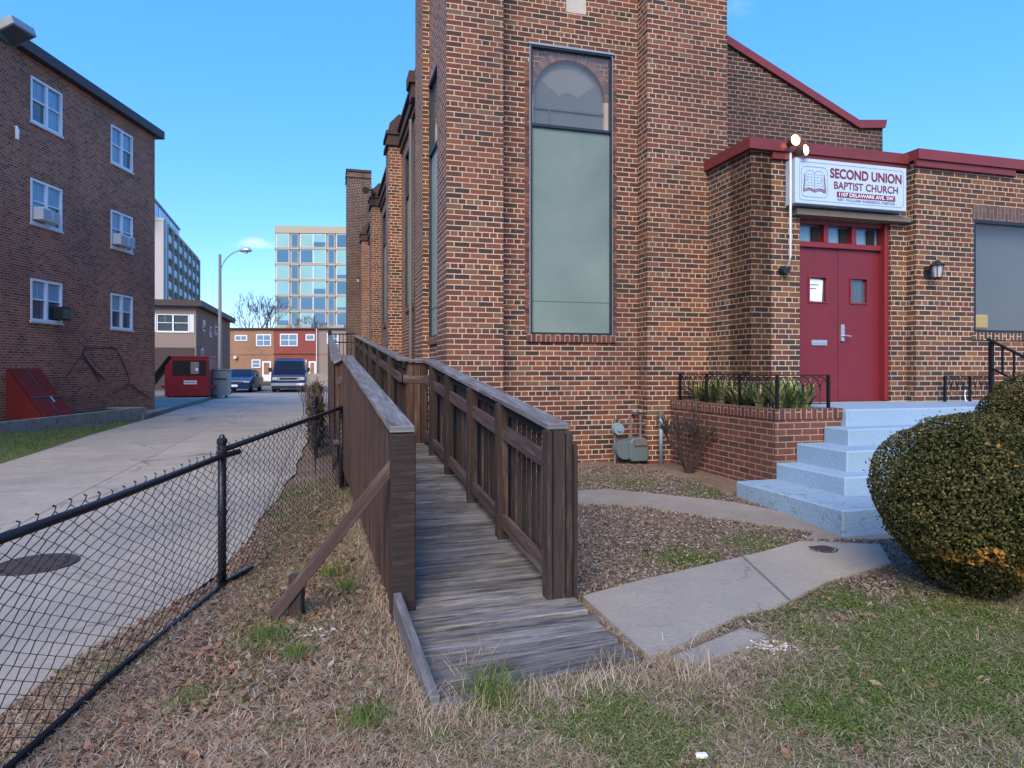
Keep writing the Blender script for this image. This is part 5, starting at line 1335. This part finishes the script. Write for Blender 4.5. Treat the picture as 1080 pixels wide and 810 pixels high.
# ------------------------------------------------------------------ two storey building beyond
A = TH
def P2C(X, Y): return w2c(X, Y)
u0, d0 = P2C(-21.9, 46.0)
bb = thing('corner_house', 'two storey grey brown house with flat dark roof behind the apartment block', 'house', (u0, d0, 0), TH)
m1 = MB(lambda s, n, z: (s, d0-n, z)); wx0 = u0-2.35; m1.wall(u0-16, u0, -.2, 5.75, -.25, 0, [(u0-2.45, u0-.45, 3.98, 5.18)]); m1.build('front_wall', M['tan_wall'], bb)
m1 = MB(lambda s, n, z: (u0+n, s, z)); m1.wall(d0+.25, d0+17, -.2, 5.75, -.25, 0); m1.build('side_wall', M['brick_left'], bb)
MB().box(u0-16, u0-.25, d0+.25, d0+17, -.2, 5.7).build('house_body', M['tan_wall'], bb)
MB().box(u0-16.3, u0+.45, d0-.5, d0+17.3, 5.75, 6.15).build('roof', M['fascia'], bb)
tf = lambda s, n, z: (s, d0-n, z)
double_window(tf, u0-2.45, u0-.45, 3.98, 5.18, bb, upper='pane')
MB(tf).box(u0-2.85,u0-2.48,.0,.04,3.95,5.2).box(u0-.42,u0-.12,.0,.04,3.95,5.2).build('shutter', M['white_dull'], bb)
MB(tf).box(u0-2.6,u0-.1,.0,.05,0,2.9).build('garage_recess', M['fascia'], bb)
dd = MB(tf); dd.box(u0-3.55,u0-2.7,.0,.06,.1,2.4); do = dd.build('door', M['white_paint'], bb)
MB(tf).box(u0-3.3,u0-3.05,.06,.075,1.4,1.95).build('door_pane', M['pane'], do)
tf2 = lambda s, n, z: (u0+n, s, z)
for (a, b_, z0, z1) in ((d0+2.6,d0+3.4,4.2,5.0),(d0+5.6,d0+6.3,3.9,4.7),(d0+8.0,d0+9.0,4.2,4.9),(d0+1.9,d0+2.7,1.9,2.9)):
    o = MB(tf2).box(a,b_,0,.05,z0,z1).build('window', M['white_paint'], bb); MB(tf2).box(a+.1,b_-.1,.05,.06,z0+.1,z1-.1).build('pane', M['pane'], o)

# ------------------------------------------------------------------ dumpster, bin, lamp post, vehicles
def frame_at(name, label, cat, X, Y, rot, z=-.1, group=None):
    o = bpy.data.objects.new(name, None); COL.objects.link(o); o.location = (X, Y, z); o.rotation_euler = (0,0,rot); ORG[o.name] = (0,0,0); tag(o, label, cat, group); return o
dm = frame_at('dumpster', 'dark red dumpster with black lid open at its left side', 'dumpster', -16.35, 33.4, R(12), .0); dm.scale = (.92,1,1)
b_ = MB(); b_.prism([(-1.12,.08),(1.12,.08),(1.12,1.95),(.9,2.02),(-.75,2.02),(-1.12,1.5)], 'y', -.05, 0)
b_.box(-1.12,1.12,1.5,1.55,.08,1.5); b_.box(-1.12,-1.07,0,1.5,.08,1.5); b_.box(1.07,1.12,0,1.5,.08,1.95); b_.box(-1.07,1.07,0,1.5,.08,.14)
b_.box(-.78,1.14,-.07,1.5,2.0,2.1)
db = b_.build('body', M['dump_red'], dm, bevel=.02)
MB().box(-.72,.98,-.066,-.052,1.12,1.88).build('side_opening', M['dark_hole'], db)
MB().box(.2,.62,-.075,-.067,1.2,1.8).build('torn_panel', M['tan_wall'], db)
MB().box(.45,.58,-.085,-.076,1.35,1.5).build('sticker', M['paper'], db)
sg2 = MB().box(-.15,.5,-.062,-.052,.68,.86).build('number_plate', M['paper'], db)
b_ = MB()
for k in range(6): b_.box(-.10+k*.095,-.04+k*.095,-.066,-.0625,.73,.81)
b_.build('plate_lettering', M['sign_red'], sg2)
b_ = MB(); b_.box(-1.3,-1.12,.0,1.4,.5,.62); b_.box(1.12,1.3,.0,1.4,.5,.62); b_.build('fork_pocket', M['dump_red'], db)
obox('lid', Vector((-1.5,.7,1.35)), (.78,0,1), (0,1,0), (-1,0,.78), .95, .75, .03, M['black'], dm)
MB().prism([(-1.0,-.05),(-.9,-.05),(-.9,.08),(-1.0,.08)], 'y', .1, .2).box(.9,1.0,.1,.2,-.05,.08).box(-1,-.9,1.3,1.4,-.05,.08).box(.9,1,1.3,1.4,-.05,.08).build('feet', M['black'], dm)
bn = frame_at('refuse_bin', 'blue grey metal bin standing right of the red dumpster', 'bin', -15.2, 34.6, R(12), .0)
b_ = MB(); b_.prism([(-.38,.05),(.32,.05),(.38,1.32),(-.38,1.38)], 'y', 0, .9); b_.build('body', M['grey_metal'], bn, bevel=.02)
MB().box(-.42,.42,-.04,.94,1.38,1.44).build('lid', M['grey_metal'], bn); MB().box(-.3,-.2,.1,.2,-.05,.05).box(.2,.3,.1,.2,-.05,.05).box(-.3,.3,-.03,0,.9,.95).build('feet', M['black'], bn)
# lamp post
lp = thing('street_lamp', 'tall grey street lamp with curved arm beside the parked cars', 'street lamp', (-16.7, 38.0, -.1))
X, Y = -16.72, 38.0
M['pole_metal'] = mat('dull_grey_brown_pole', (.17,.165,.16), .6, .2, .2, 6)
MB().tube([(X,Y,-.15),(X,Y,.5),(X,Y,8.0)], [.16,.12,.075], 12).build('pole', M['pole_metal'], lp, smooth=True)
MB().tube([(X,Y,-.1),(X,Y,.35)], .19, 12).build('base', M['grey_metal'], lp)
arm = [(X,Y,6.7)]+[(X+1.35*(1-math.cos(t)), Y, 6.7+1.55*math.sin(t)) for t in [math.pi/2*k/8 for k in range(1,9)]]
MB().tube(arm+[(X+1.5,Y,8.27)], .035, 8).build('arm', M['grey_metal'], lp, smooth=True)
lh = MB(); lh.tube([(X+1.12,Y,8.2),(X+1.3,Y,8.24),(X+1.6,Y,8.26),(X+1.82,Y,8.2)], [.05,.13,.16,.05], 12); hd = lh.build('lamp_head', M['silver'], lp, smooth=True)
MB().tube([(X+1.5,Y,8.2),(X+1.5,Y,8.05)], [.13,.07], 12).build('lamp_glass', M['headlight'], hd)

def wheel(x, y, r, w, parent):
    t = MB().tube([(x-w/2,y,r),(x+w/2,y,r)], r, 18).build('wheel', M['rubber'], parent); MB().tube([(x-w/2-.008,y,r),(x+w/2+.008,y,r)], r*.6, 14).build('rim', M['silver'], t)
def loft(sections, m, name, parent, bevel=.0, smooth=True):
    """sections along y: list of (y, half widths at heights [(w,z)...])"""
    mb = MB(); rings = []
    for y, prof in sections:
        pts = [(w, y, z) for w, z in prof]+[(-w, y, z) for w, z in reversed(prof)]; rings.append(mb.pts(pts)); n = len(pts)
    for a, b_ in zip(rings, rings[1:]):
        for j in range(n): mb.face([a+j, a+(j+1) % n, b_+(j+1) % n, b_+j])
    mb.face([rings[0]+j for j in range(n)]); mb.face([rings[-1]+j for j in range(n)])
    return mb.build(name, m, parent, bevel=bevel)
van = frame_at('van', 'dark navy blue passenger van facing the camera on the street', 'van', -14.55, 43.2, R(16), -.1); van.scale = (1.08,1.08,1.04)
b_ = loft([(0,[(.72,.45),(.92,.55),(.95,.9),(.88,1.06)]),(.12,[(.9,.35),(.99,.5),(1.0,.95),(.93,1.15)]),(.85,[(.95,.35),(1.0,.5),(1.01,1.1),(.96,1.28)]),(1.35,[(.95,.35),(1.0,.5),(1.01,1.25),(.86,1.98)]),(1.8,[(.95,.35),(1.0,.5),(1.01,1.25),(.84,2.12)]),(5.2,[(.95,.35),(1.0,.5),(1.01,1.25),(.86,2.12)]),(5.45,[(.9,.4),(.98,.55),(.99,1.25),(.83,2.0)])], M['van_blue'], 'body', van, .03)
ws = MB(); ws.poly([(-.86,.88,1.365),(.86,.88,1.365),(.76,1.32,1.975),(-.76,1.32,1.975)]); 
W_ = ws.build('windshield', M['car_glass'], van)
for s_ in (-1,1):
    o = MB().poly([(s_*.99,1.5,1.3),(s_*.99,2.5,1.3),(s_*.87,2.5,1.9),(s_*.87,1.75,1.9)]) 
g_ = MB().box(-.62,.62,-.03,.0,.74,.98).build('grille', M['chrome'], van); MB().box(-.50,.50,-.045,-.031,.80,.92).build('grille_slot', M['black'], g_)
MB().box(-1.0,1.0,-.14,.06,.40,.60).build('bumper', M['chrome'], van, bevel=.03); MB().box(-.96,.96,-.10,.06,.24,.395).build('lower_valance', M['black'], van)
MB().box(.48,.88,-.155,-.142,.44,.58).build('licence_plate', M['paper'], van)
for s_ in (-1,1):
    MB().box(min(s_*.62,s_*.93)+.005,max(s_*.62,s_*.93)-.005,-.025,.1,.76,.97).build('headlight', M['headlight'], van, bevel=.02)
    MB().box(min(s_*1.02,s_*1.22),max(s_*1.02,s_*1.22),1.15,1.25,1.28,1.55).box(min(s_*.98,s_*1.05),max(s_*.98,s_*1.05),1.18,1.22,1.3,1.36).build('mirror', M['black'], van)
    wheel(s_*.86,.95,.36,.24,van); wheel(s_*.86,4.4,.36,.24,van)
MB().box(-.80,.80,1.9,5.3,2.13,2.16).build('roof_panel', M['van_blue'], van)
car = frame_at('parked_car', 'blue sedan parked left of the navy van behind the street lamp', 'car', -17.7, 42.3, R(11), -.1); car.scale = (1.06,1.06,1.06)
loft([(0,[(.60,.42),(.78,.5),(.80,.62),(.66,.72)]),(.12,[(.82,.25),(.90,.45),(.90,.66),(.76,.80)]),(1.0,[(.86,.22),(.93,.5),(.92,.78),(.80,.94)]),(1.35,[(.86,.22),(.93,.5),(.92,.85),(.80,.99)]),(2.1,[(.86,.22),(.93,.5),(.92,.88),(.60,1.43)]),(3.3,[(.86,.22),(.93,.5),(.92,.9),(.60,1.44)]),(4.1,[(.86,.22),(.93,.5),(.92,.92),(.74,1.02)]),(4.75,[(.8,.3),(.88,.5),(.86,.85),(.74,.95)])], M['car_blue'], 'body', car, .03)
MB().poly([(-.77,1.36,1.0),(.77,1.36,1.0),(.60,2.05,1.405),(-.60,2.05,1.405)]).__class__
ws = MB(); ws.poly([(-.76,1.345,1.015),(.76,1.345,1.015),(.585,2.04,1.42),(-.585,2.04,1.42)]); ws.build('windshield', M['car_glass'], car)
for s_ in (-1,1):
    q = MB(); q.poly([(s_*.93,1.5,.90),(s_*.93,3.9,.93),(s_*.66,3.4,1.38),(s_*.66,2.15,1.38)]); q.build('side_window', M['car_glass'], car)
    MB().box(min(s_*.50,s_*.86),max(s_*.50,s_*.86),-.01,.25,.60,.72).build('headlight', M['headlight'], car, bevel=.03)
    MB().box(min(s_*.93,s_*1.10),max(s_*.93,s_*1.10),1.6,1.7,.95,1.08).build('mirror', M['car_blue'], car)
    wheel(s_*.80,.85,.32,.22,car); wheel(s_*.80,3.7,.32,.22,car)
g_ = MB().box(-.42,.42,-.03,.0,.58,.70).build('grille', M['chrome'], car); MB().box(-.38,.38,-.045,-.031,.60,.68).build('grille_slot', M['black'], g_)
MB().box(-.84,.84,-.06,.05,.26,.46).build('bumper', M['car_blue'], car, bevel=.03); MB().box(-.15,.2,-.075,-.062,.38,.50).build('licence_plate', M['paper'], car)

# ------------------------------------------------------------------ row houses across the street
YR = 75.0
rb = R(-.6)
def rowhouse(name, label, X0, X1, wall, windows, door=None, low=None, trim='white_paint'):
    t = thing(name, label, 'house', (X0, YR, 0)); tf = lambda s, n, z: (s, YR-n, z)
    MB(tf).wall(X0+.01, X1-.01, -.2, 5.85, -9, 0).build('wall', M[wall], t)
    MB().box(X0+.01, X1-.01, YR-.25, YR+9, 5.85, 6.02).build('roof', M['fascia'], t)
    MB(tf).box(X0+.03, X1-.03, 0, .06, 3.0, 3.12).build('floor_band', M['coping_dark'] if wall == 'brick_red' else M['brick_tan'], t)
    for (a, b_, z0, z1) in windows:
        o = MB(tf).box(a, b_, .0, .07, z0, z1).build('window', M[trim], t); k = max(1, round((b_-a)/.9))
        p = MB(tf)
        for j in range(k):
            for i in range(2 if z1-z0 > .9 else 1):
                nz = 2 if z1-z0 > .9 else 1; w_ = (b_-a-.14)/k; hh_ = (z1-z0-.14)/nz
                p.box(a+.07+j*w_+.04, a+.07+(j+1)*w_-.04, .07, .085, z0+.07+i*hh_+.04, z0+.07+(i+1)*hh_-.04)
        p.build('pane', M['pane_sky'], o)
    if door:
        a, b_ = door; o = MB(tf).box(a, b_, 0, .08, 0, 2.25).build('door', M['white_paint'], t); MB(tf).box(a+.18, b_-.18, .08, .09, .75, 2.1).build('door_pane', M['brick_tan'], o)
        MB(tf).box(a-.3,b_+.3,0,1.0,-.1,.02).build('doorstep', M['walk_old'], t)
    return t
rowhouse('row_house', 'far orange brick row house left of the drainpipe', -37.5, -32.1, 'brick_tan', [(-34.0,-33.0,4.7,5.3),(-35.5,-34.3,1.3,2.5)], None)
rowhouse('row_house', 'orange brick row house between drainpipe and red house', -32.1, -26.9, 'brick_tan', [(-31.3,-29.9,4.55,5.2),(-29.9+1.0,-29.9+1.0-2.9+4.0,0,0)] [:1]+[(-27.0-2.6+.3,-27.0-.25,3.9,5.2) for _ in range(0)]+[(-29.5+.6,-27.2,3.95,5.3),(-29.4,-28.4,1.5,2.45)], (-28.2,-27.2))
rowhouse('row_house', 'red painted row house behind the navy van', -26.9, -21.95, 'brick_red', [(-26.2,-24.2,3.95,5.35),(-23.3,-22.3,4.6,5.3),(-25.2,-23.2,1.3,2.4)], (-22.95,-22.15))
rowhouse('row_house', 'pale grey row house right of the red house', -21.95, -13, 'tan_wall', [(-20.9,-19.6,4.2,5.4)], (-19.2,-18.3))
for k, X in enumerate((-32.1, -21.98)):
    MB().tube([(X,YR-.35,-.1),(X,YR-.35,5.9)], .06, 8).build('drainpipe', M['white_dull'] if k else M['meter_rust'], th=dict(label=('white' if k else 'dark')+' drainpipe between two row houses '+('right of the red one' if k else 'left of the orange one'), cat='drainpipe', org=(X,YR-.35,0)))
ob = MB(); ob.box(-31.3,-31.0,YR-.4,YR-.1,2.55,2.85); ob.build('porch_lamp', M['white_dull'], th=dict(label='white porch lamp box on orange brick house', cat='lamp', org=(-31.1,YR-.3,2.6)))
# garden chairs or bike shapes by the door: a bicycle
bk = thing('bicycle', 'dark bicycle leaning by the white door of the orange house', 'bicycle', (-30.2, YR-1.2, 0))
def ring(cx, y, cz, r, n=18): return [(cx+r*math.cos(2*math.pi*k/n), y, cz+r*math.sin(2*math.pi*k/n)) for k in range(n+1)]
for cx in (-30.7,-29.65): MB().tube(ring(cx, YR-1.2, .35, .33), .025, 5, caps=False).build('wheel', M['black'], bk)
MB().tube([(-30.7,YR-1.2,.35),(-30.45,YR-1.2,.85),(-29.85,YR-1.2,.85),(-29.65,YR-1.2,.35)], .02, 5).tube([(-30.45,YR-1.2,.85),(-30.15,YR-1.2,.35),(-29.85,YR-1.2,.85)], .02, 5).build('bicycle_frame', M['black'], bk)
MB().tube([(-29.85,YR-1.4,1.0),(-29.85,YR-1.0,1.0)], .02, 5).build('handlebar', M['black'], bk); MB().box(-30.55,-30.35,YR-1.25,YR-1.15,.95,1.0).build('saddle', M['black'], bk)
MB().box(-29.15,-28.35,YR-1.0,YR-.5,0,.75).build('storage_box', M['white_dull'], th=dict(label='white storage box beside the door of orange house', cat='box', org=(-28.7,YR-.8,0)), bevel=.03)
# low pale wall and white board beside the van
MB().box(-18.9,-11.5,57.2,57.5,-.1,1.0).build('low_wall', M['concrete'], th=dict(label='low pale concrete wall across the street right of the van', cat='low wall', org=(-15,57.3,0)))
# rooftop things of the row houses
MB().box(-24.5,-23.3,YR+2,YR+3,6.0,6.6).box(-20.5,-19.5,YR+2,YR+3,6.0,6.5).build('roof_vent', M['grey_metal'], th=dict(label='grey vents on the roof of the red row house', cat='roof vent', org=(-23.9,YR+2.5,6)))

# ------------------------------------------------------------------ glass office block
GY = 130.0; gr = R(3.5)
gt_ = thing('office_block', 'pale glass and beige office block above the row houses', 'building', (-46.4, GY, 0))
def GT(s, n, z):  # facade along +x slightly turning away
    c_, s2 = math.cos(gr), math.sin(gr); return (-46.4+s*c_+n*s2, GY+s*s2-n*c_, z)
FL = 3.08; GZ = 29.3
hs_ = MB(GT); hs_.box(0,34,-24,0,-.2,GZ-1.4); hs_.box(0,34,-24,.35,GZ-1.4,GZ); hs_.build('wall', M['tower_band'], gt_)
bays = [(.35,2.75),(3.2,4.5),(4.95,7.35),(7.45,9.85),(10.3,11.5),(11.95,14.35)]
bays += [(a+14.35, b_+14.35) for a, b_ in bays if a+14.35 < 33]
rd = random.Random(2)
fr = MB(GT)
z = GZ-1.4; fi = 0
band = MB(GT)
while z > 1:
    band.box(-.05,34.05,.0,.42,z-.10,z+.22) if fi else None; z -= FL; fi += 1
band.build('floor_bands', M['tower_band'], gt_)
z = GZ-1.4; fi = 0
while z > 2 and fi < 8:
    for (a, b_) in bays:
        o = MB(GT).box(a-.06, b_+.06, .0, .30, z-FL+.30, z-.14).build('window', M['tower_grey'] if (b_-a) < 1.4 else M['white_dull'], gt_)
        g_ = rd.random(); small = (b_-a) < 1.4
        g_m = 't_glass_b' if (small or g_ < .32) else ('t_glass_a' if g_ < .7 else 't_glass_c')
        if fi < 2 and a < 8 and g_ < .6: g_m = 't_glass_b'
        p = MB(GT); hz = z-FL+.40; p.box(a+.06, b_-.06, .30, .315, hz, z-.22)
        p.build('pane', M[g_m], o)
        if rd.random() < .35 and not small:
            p = MB(GT); p.box(a+.06, b_-.06, .316, .325, hz, hz+(z-.22-hz)*rd.uniform(.2,.5)); p.build('blind', M['t_glass_b'], o)
    z -= FL; fi += 1
# ------------------------------------------------------------------ tall balconied block
hu0, hd0 = w2c(-65.6-2.6, 128-3)
hr_ = thing('balcony_tower', 'tall concrete tower with rows of pale balconies at far left', 'building', (hu0, hd0, 0), TH)
ang = 0
HZ = 1.5+148/F*128+0.5   # roof of the balcony storeys
T0 = (-65.9, 126.5); dirx = Vector((-13.4, 41.0)).normalized()
ORG2 = (T0[0], T0[1], 0)
def HT_(s, n, z):   # s along the long side (away), n outward (towards +x)
    nx, ny = dirx.y, -dirx.x
    X = T0[0]+dirx.x*s+nx*n; Y = T0[1]+dirx.y*s+ny*n; u, d = w2c(X, Y); return (u, d, z)
LN = 44; FL2 = 3.0; base = 28.9
hb = MB(HT_); hb.box(-3.4, LN, -14, -1.6, -.2, base); hb.box(-3.4,-.6,-1.6,.1,-.2,base+.4); hb.build('wall', M['tower_grey'], hr_)
hb = MB(HT_); hb.box(-1.6,-1.1,.1,.35,-.2,base); hb.build('corner_pier', M['balcony'], hr_)
# end facade with dark glass strips facing the camera
eg = MB(HT_)
for k in range(9): eg.box(-3.45,-3.41,-9.5,-3.0,base-3*k-2.4,base-3*k-.25)
eg.build('end_window', M['t_glass_b'], hr_)
fl2 = MB(HT_); fl2.box(-3.5, LN, -1.6, .15, base-.1, base+.45)
for k in range(1,10): fl2.box(-.6, LN, -1.6, .0, base-k*FL2-.12, base-k*FL2+.08)
fl2.build('floor_slabs', M['tower_grey'], hr_)
fins = MB(HT_); nb_ = 7; bw_ = (LN+.6)/nb_
for k in range(nb_+1): fins.box(-.6+k*bw_-.4, -.6+k*bw_+.4, -1.6, .45, -.2, base-.1)
fins.build('fins', M['tower_band'], hr_)
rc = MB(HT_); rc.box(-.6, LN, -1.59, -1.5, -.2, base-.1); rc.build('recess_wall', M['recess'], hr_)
for k in range(1, 10):
    for j in range(nb_):
        if base-k*FL2 < 4: continue
        MB(HT_).box(-.6+j*bw_+.36, -.6+(j+1)*bw_-.36, -.05, .10, base-k*FL2+.08, base-k*FL2+1.45).build('balcony', M['balcony'], hr_)
ph = MB(HT_); ph.box(-6, LN-12, -13, -2.6, base+.45, base+5.0); ph.box(-6.2, LN-11.8, -13.2, -2.3, base+5.0, base+5.35); ph.build('penthouse', M['tower_grey'], hr_)
for k in range(9):
    a = -5.2+k*4.1; p = MB(HT_); p.box(a, a+1.6, -2.6, -2.52, base+.9, base+4.7); p.box(a+1.8, a+3.4, -2.6, -2.52, base+.9, base+4.7); p.build('penthouse_window', M['balcony'] if k % 3 else M['t_glass_a'], hr_)
p = MB(HT_); p.box(-6.08,-6.02,-12,-3,base+.8,base+4.6); p.build('penthouse_window', M['t_glass_b'], hr_)

# ------------------------------------------------------------------ light, sky, camera
EL = 36.0
to_sun = Vector((-.20*math.cos(R(EL)), -.98*math.cos(R(EL)), math.sin(R(EL)))).normalized()
sl_ = bpy.data.lights.new('sun', 'SUN'); sl_.energy = SUN_E = 1.75; sl_.angle = R(38); sl_.color = (1, .80, .58)
so = bpy.data.objects.new('sun', sl_); COL.objects.link(so); so.rotation_euler = (-to_sun).to_track_quat('-Z', 'Y').to_euler()
w = bpy.data.worlds.new('World'); scene.world = w; w.use_nodes = True; nt = w.node_tree; nt.nodes.clear()
N = nt.nodes.new; Lk = nt.links.new
out = N('ShaderNodeOutputWorld'); bg = N('ShaderNodeBackground'); sky = N('ShaderNodeTexSky'); sky.sky_type = 'NISHITA'; sky.sun_disc = False
sky.sun_elevation = R(EL); sky.sun_rotation = math.atan2(to_sun.x, to_sun.y); sky.air_density = 1.0; sky.dust_density = .3; sky.ozone_density = 3.0
hsv = N('ShaderNodeHueSaturation'); hsv.inputs['Saturation'].default_value = 1.22
Lk(sky.outputs[0], hsv.inputs['Color'])
evn = N('ShaderNodeMix'); evn.data_type = 'RGBA'; evn.inputs[0].default_value = .66; Lk(hsv.outputs[0], evn.inputs[6]); evn.inputs[7].default_value = (.18, .98, 3.15, 1)
tc = N('ShaderNodeTexCoord')
def cloud(prev, px, py, sx, sz, dens, col):
    dirv = Vector(((px-540)/F, 1, -(py-388)/F)).normalized()
    right = Vector((dirv.y, -dirv.x, 0)).normalized(); up = right.cross(dirv)
    def dot(v, sc):
        a = N('ShaderNodeVectorMath'); a.operation = 'DOT_PRODUCT'; Lk(tc.outputs['Generated'], a.inputs[0]); a.inputs[1].default_value = v
        return a.outputs['Value']
    def mth(op, a, b=0., c=0.):
        x = N('ShaderNodeMath'); x.operation = op
        for s_, v in zip(x.inputs, (a, b, c)):
            if isinstance(v, (int, float)): s_.default_value = v
            else: Lk(v, s_)
        return x.outputs[0]
    a = mth('DIVIDE', dot(right, 1), sx); b = mth('DIVIDE', dot(up, 1), sz)
    r2 = mth('ADD', mth('MULTIPLY', a, a), mth('MULTIPLY', b, b))
    ns = N('ShaderNodeTexNoise'); ns.inputs['Scale'].default_value = 26; ns.inputs['Detail'].default_value = 8; ns.inputs['Roughness'].default_value = .6
    mp = N('ShaderNodeMapping'); mp.inputs['Scale'].default_value = (1,1,2.4); Lk(tc.outputs['Generated'], mp.inputs[0]); Lk(mp.outputs[0], ns.inputs['Vector'])
    v = mth('SUBTRACT', mth('MULTIPLY_ADD', ns.outputs['Fac'], 2.4, -.75), r2)
    fwd = mth('GREATER_THAN', dot(dirv, 1), .2)
    cl = N('ShaderNodeMath'); cl.operation = 'MULTIPLY'; cl.use_clamp = True; Lk(mth('MULTIPLY', v, dens), cl.inputs[0]); Lk(fwd, cl.inputs[1])
    mx = N('ShaderNodeMix'); mx.data_type = 'RGBA'; Lk(cl.outputs[0], mx.inputs[0]); Lk(prev, mx.inputs[6]); mx.inputs[7].default_value = (*col, 1); return mx.outputs[2]
c_ = cloud(evn.outputs[2], 266, 256, .052, .016, .75, (2.7, 2.75, 3.1))
c_ = cloud(c_, 222, 318, .02, .016, .6, (1.9, 1.9, 2.5))
c_ = cloud(c_, 285, 345, .08, .014, .6, (1.8, 2.1, 2.6))
c_ = cloud(c_, 775, 10, .03, .02, .25, (1.4, 1.8, 2.6))
Lk(c_, bg.inputs[0]); bg.inputs[1].default_value = .15; Lk(bg.outputs[0], out.inputs[0])
cam = bpy.data.cameras.new('camera'); cam.sensor_fit = 'HORIZONTAL'; cam.sensor_width = 36; cam.lens = 36*F/1080; cam.shift_y = -(405-388)/1080.0*1.0
cam.clip_end = 6000; cam.clip_start = .05
co = bpy.data.objects.new('camera', cam); COL.objects.link(co); co.location = (0,0,EYE); co.rotation_euler = (R(90),0,0); scene.camera = co
scene.view_settings.view_transform = 'Standard'; scene.view_settings.look = 'None'; scene.view_settings.gamma = 1; scene.view_settings.exposure = 1.5
scene.cycles.max_bounces = 6; scene.cycles.transparent_max_bounces = 12
for o in list(bpy.data.objects):
    if o.type == 'MESH' and o.name.endswith('_tmp'): bpy.data.objects.remove(o)
